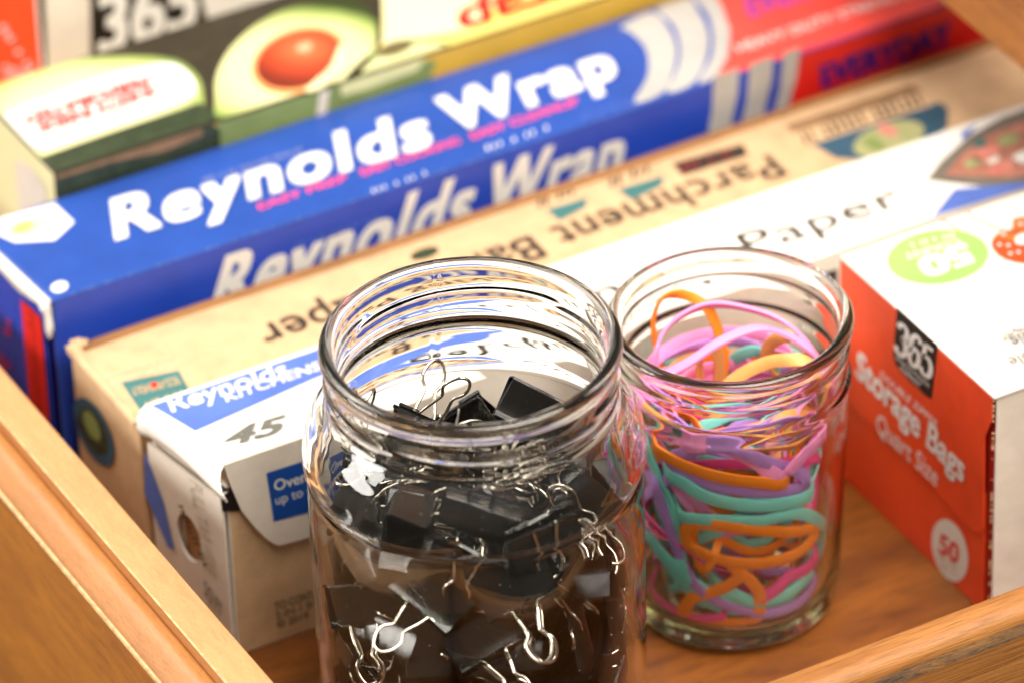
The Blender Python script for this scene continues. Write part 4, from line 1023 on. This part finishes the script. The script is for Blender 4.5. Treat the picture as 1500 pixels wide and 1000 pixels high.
for i in range(NB):
    h = 12+54*((i+.5)/NB)**.8+rn.uniform(-3, 3); A = rn.uniform(4, 22); B = rn.uniform(0, 7); f1, f2, f3 = [rn.uniform(0, 6.28) for _ in range(3)]
    base = rn.choice([.97, .95, .9, .82, .7, .55]); dent = rn.uniform(0, .7); mm = rn.choice([1, 2, 2, 3]); ex, ey = rn.uniform(-4, 4), rn.uniform(-4, 4); pts = []
    for k in range(14):
        a = 2*math.pi*k/14; rr = r_in(h)*base*(1-dent*(1+math.cos(mm*a+f3))/2)
        pts.append((SX+ex+rr*math.cos(a), SY_+ey+rr*math.sin(a), max(9, min(72, h+A*math.sin(a+f1)+B*math.sin(2*a+f2)))))
    c = cols[i % len(cols)] if i < 42 else rn.choice(['orange', 'peach', 'purple', 'teal', 'pink', 'orange'])
    band(pts, c, '%s rubber band looped among the tangle inside the small jar' % names[c], wd=rn.choice([2.4, 2.8, 3.2, 3.5]), rmax=rn.uniform(19, 25.2), th=.8, tw=(rn.uniform(-1.1, 1.1), f2, rn.uniform(-.5, .5)))
def wall(px, py, rho, front=True):
    """point where the line of sight meets the upright cylinder of radius rho about the small jar's axis"""
    d = ray(px, py); o = CAM-Vector((SX, SY_, 0)); a = d.x**2+d.y**2; b = 2*(o.x*d.x+o.y*d.y); c = o.x**2+o.y**2-rho*rho; D = b*b-4*a*c
    if D < 0: t = -b/(2*a)
    else: t = (-b-math.sqrt(D))/(2*a) if front else (-b+math.sqrt(D))/(2*a)
    return CAM+d*t
def Wp(lst, rho, back=None):
    out = [wall(x, y, rho) for x, y in lst]
    if back: out += [Vector(b)+Vector((SX, SY_, 0)) for b in back]
    return out
Z3 = lambda l: [at(x, y, pz(z)) for x, y, z in l]
# loops that stand clear at the mouth
band(Z3([(1000, 640, 58), (966, 560, 68), (961, 515, 77), (985, 472, 84), (1040, 447, 88), (1105, 455, 88), (1165, 483, 85), (1205, 540, 76), (1215, 600, 62), (1130, 640, 56)]), 'pink', 'long pink rubber band arching highest across the mouth of the small jar', 3.6, th=1.3, flat=.5)
band(Z3([(930, 590, 66), (960, 558, 72), (1010, 530, 80), (1060, 498, 86), (1115, 481, 88), (1170, 500, 85), (1208, 545, 74), (1190, 610, 60), (1080, 640, 55), (980, 640, 58)]), 'pink', 'pink rubber band crossing the small jar mouth below the highest pink arch', 3.4, th=1.3, flat=.5)
band(Z3([(965, 520, 70), (957, 475, 80), (968, 440, 88), (995, 431, 90), (1030, 445, 88), (1052, 485, 80), (1060, 545, 68), (1030, 600, 58), (985, 580, 60)]), 'orange', 'orange rubber band standing up as a loop at the back of the small jar mouth', 2.8, th=1.2, tw=(.4, 1, 0))
band(Z3([(1040, 600, 66), (1060, 570, 73), (1095, 543, 79), (1140, 528, 82), (1185, 532, 81), (1205, 570, 72), (1170, 640, 58), (1080, 650, 58)]), 'peach', 'pale orange rubber band arching low across the front of the small jar mouth', 3.6, th=1.3, flat=.2)
band(Z3([(1125, 535, 72), (1128, 505, 80), (1150, 493, 84), (1172, 498, 83), (1182, 525, 76), (1160, 560, 66)]), 'peach', 'small pale orange rubber band loop curled near the right side of the mouth', 3.6, th=1.2, tw=(.5, 0, .3))
band(Z3([(1026, 560, 68), (1026, 525, 77), (1040, 508, 81), (1052, 522, 78), (1052, 560, 68), (1040, 590, 60)]), 'peach', 'narrow pale orange rubber band loop standing in the centre of the mouth', 3.4, th=1.2)
band(Z3([(1060, 540, 66), (1085, 520, 72), (1110, 515, 74), (1135, 535, 70), (1120, 565, 62), (1080, 565, 60)]), 'teal', 'teal rubber band coiled in the middle of the small jar mouth', 3.6, th=1.2)
band(Z3([(950, 545, 64), (985, 520, 72), (1030, 505, 76), (1080, 500, 74), (1120, 520, 68), (1090, 570, 58), (1000, 590, 56)]), 'purple', 'purple rubber band lying under the pink loops at the left of the mouth', 3.2, th=1.1)
# bands pressed against the near wall
band(Wp([(965, 655), (1000, 676), (1050, 694), (1110, 703), (1150, 704)], 27.6, [(20, 5, 58), (0, 12, 62), (-20, 2, 66)]), 'orange', 'orange rubber band curving under the glass collar at the front', 3.5, th=1.1)
band(Wp([(985, 668), (1020, 695), (1075, 712), (1130, 716), (1172, 708), (1168, 688), (1120, 672), (1060, 650)], 26.4), 'purple', 'lilac purple rubber band bent back on itself near the front right of the collar', 3.5, th=1.2)
band(Wp([(1000, 640), (1060, 650), (1100, 668), (1150, 690)], 25.2, [(14, 6, 66), (-8, 10, 70)]), 'pink', 'pale pink rubber band behind the purple one below the collar', 4.2, th=1.1)
band(Wp([(988, 700), (1030, 725), (1080, 738), (1140, 738), (1190, 722)], 28.2, [(16, 8, 50), (-14, 10, 54)]), 'teal', 'broad teal rubber band running across the front just below the purple band', 3.9, th=1.1)
band(Wp([(1000, 752), (1050, 757), (1110, 758), (1170, 748), (1205, 770), (1208, 805)], 26.6, [(12, 12, 30), (-12, 6, 44)]), 'teal', 'teal rubber band curling down along the right wall of the small jar', 3.5, th=1.1)
band(Wp([(1008, 770), (1050, 768), (1110, 776), (1165, 778), (1198, 772), (1185, 800), (1140, 822), (1080, 826), (1030, 812), (1006, 795)], 27.9), 'orange', 'wide orange rubber band forming a flat oval at the middle of the front', 3.4, th=1.2)
band(Wp([(1028, 752), (1018, 790), (1032, 830), (1050, 800)], 25.2, [(0, 0, 40)]), 'orange', 'thin orange rubber band hanging upright left of the flat orange oval', 2.2, th=1.1)
band(Wp([(1072, 832), (1084, 845), (1062, 864), (1012, 880), (993, 902), (1008, 922), (1060, 930), (1104, 922), (1117, 892), (1108, 862)], 28.4), 'orange', 'orange rubber band in a triangular loop at the bottom front of the small jar', 3.4, th=1.2)
band(Wp([(962, 700), (975, 740), (995, 800), (1020, 850), (1060, 880), (1120, 895), (1170, 880), (1196, 845)], 25.4, [(10, 14, 24), (-18, 8, 50)]), 'purple', 'long purple rubber band sweeping from the upper left down to the lower right', 3.0, th=1.1)
band(Wp([(1060, 862), (1100, 880), (1150, 872), (1190, 835)], 26.6, [(14, 10, 30), (-10, 8, 26)]), 'teal', 'teal rubber band curving along the lower right of the jar front', 3.7, th=1.1)
band(Wp([(1105, 868), (1150, 842), (1192, 800)], 24.6, [(10, 10, 40), (-14, 4, 30)]), 'magenta', 'magenta rubber band showing between orange and teal bands at the right', 3.7, th=1.1)
band(Wp([(950, 640), (965, 690), (985, 740), (998, 800), (1010, 850)], 24.8, [(6, 6, 20), (-10, 12, 50)]), 'teal', 'teal rubber band running steeply down the left front of the small jar', 3.7, th=1.1)
band(Wp([(950, 770), (985, 820), (1030, 860), (1080, 885)], 25.6, [(12, 6, 16), (-14, 12, 30)]), 'teal', 'teal rubber band slanting under the orange triangle at the lower left', 4.2, th=1.1)
band(Wp([(950, 880), (985, 902), (1035, 905), (1060, 900)], 25.8, [(10, 10, 14), (-14, 8, 18)]), 'magenta', 'magenta rubber band near the glass base at the lower left', 2.5, th=1.0)
band(Wp([(1150, 690), (1175, 660), (1205, 625)], 27.0, [(12, 10, 62), (0, -4, 52)]), 'pink', 'pale pink rubber band slanting up to the right under the collar', 3.7, th=1.1)

# dust and tiny seeds on the near side of the big jar
rn = random.Random(33); V = []; Fc = []
for i in range(64):
    a = R(-120+rn.gauss(0, 38)); z = rn.uniform(60, 112) if i % 3 else rn.uniform(40, 126)
    rr = 1.0
    for k in range(len(oB)-1):
        if oB[k][1] >= z >= oB[k+1][1]: t = (oB[k][1]-z)/max(1e-6, oB[k][1]-oB[k+1][1]); rr = oB[k][0]+(oB[k+1][0]-oB[k][0])*t
    rr += .06; s = rn.choice([.05, .06, .08, .12]); c0 = Vector((BX+rr*math.cos(a), BY+rr*math.sin(a), z)); k = len(V)
    tn = Vector((-math.sin(a), math.cos(a), 0)); up = Vector((0, 0, 1)); nr = Vector((math.cos(a), math.sin(a), 0))
    l = 1 if i % 9 else 3.5
    V += [c0+tn*s*l, c0+up*s, c0-tn*s*l, c0-up*s, c0+nr*s*.5]; Fc += [(k, k+1, k+4), (k+1, k+2, k+4), (k+2, k+3, k+4), (k+3, k, k+4)]
dd = mesh_obj('dust', V, Fc, M['print_white'], jb); dd['kind'] = 'stuff'
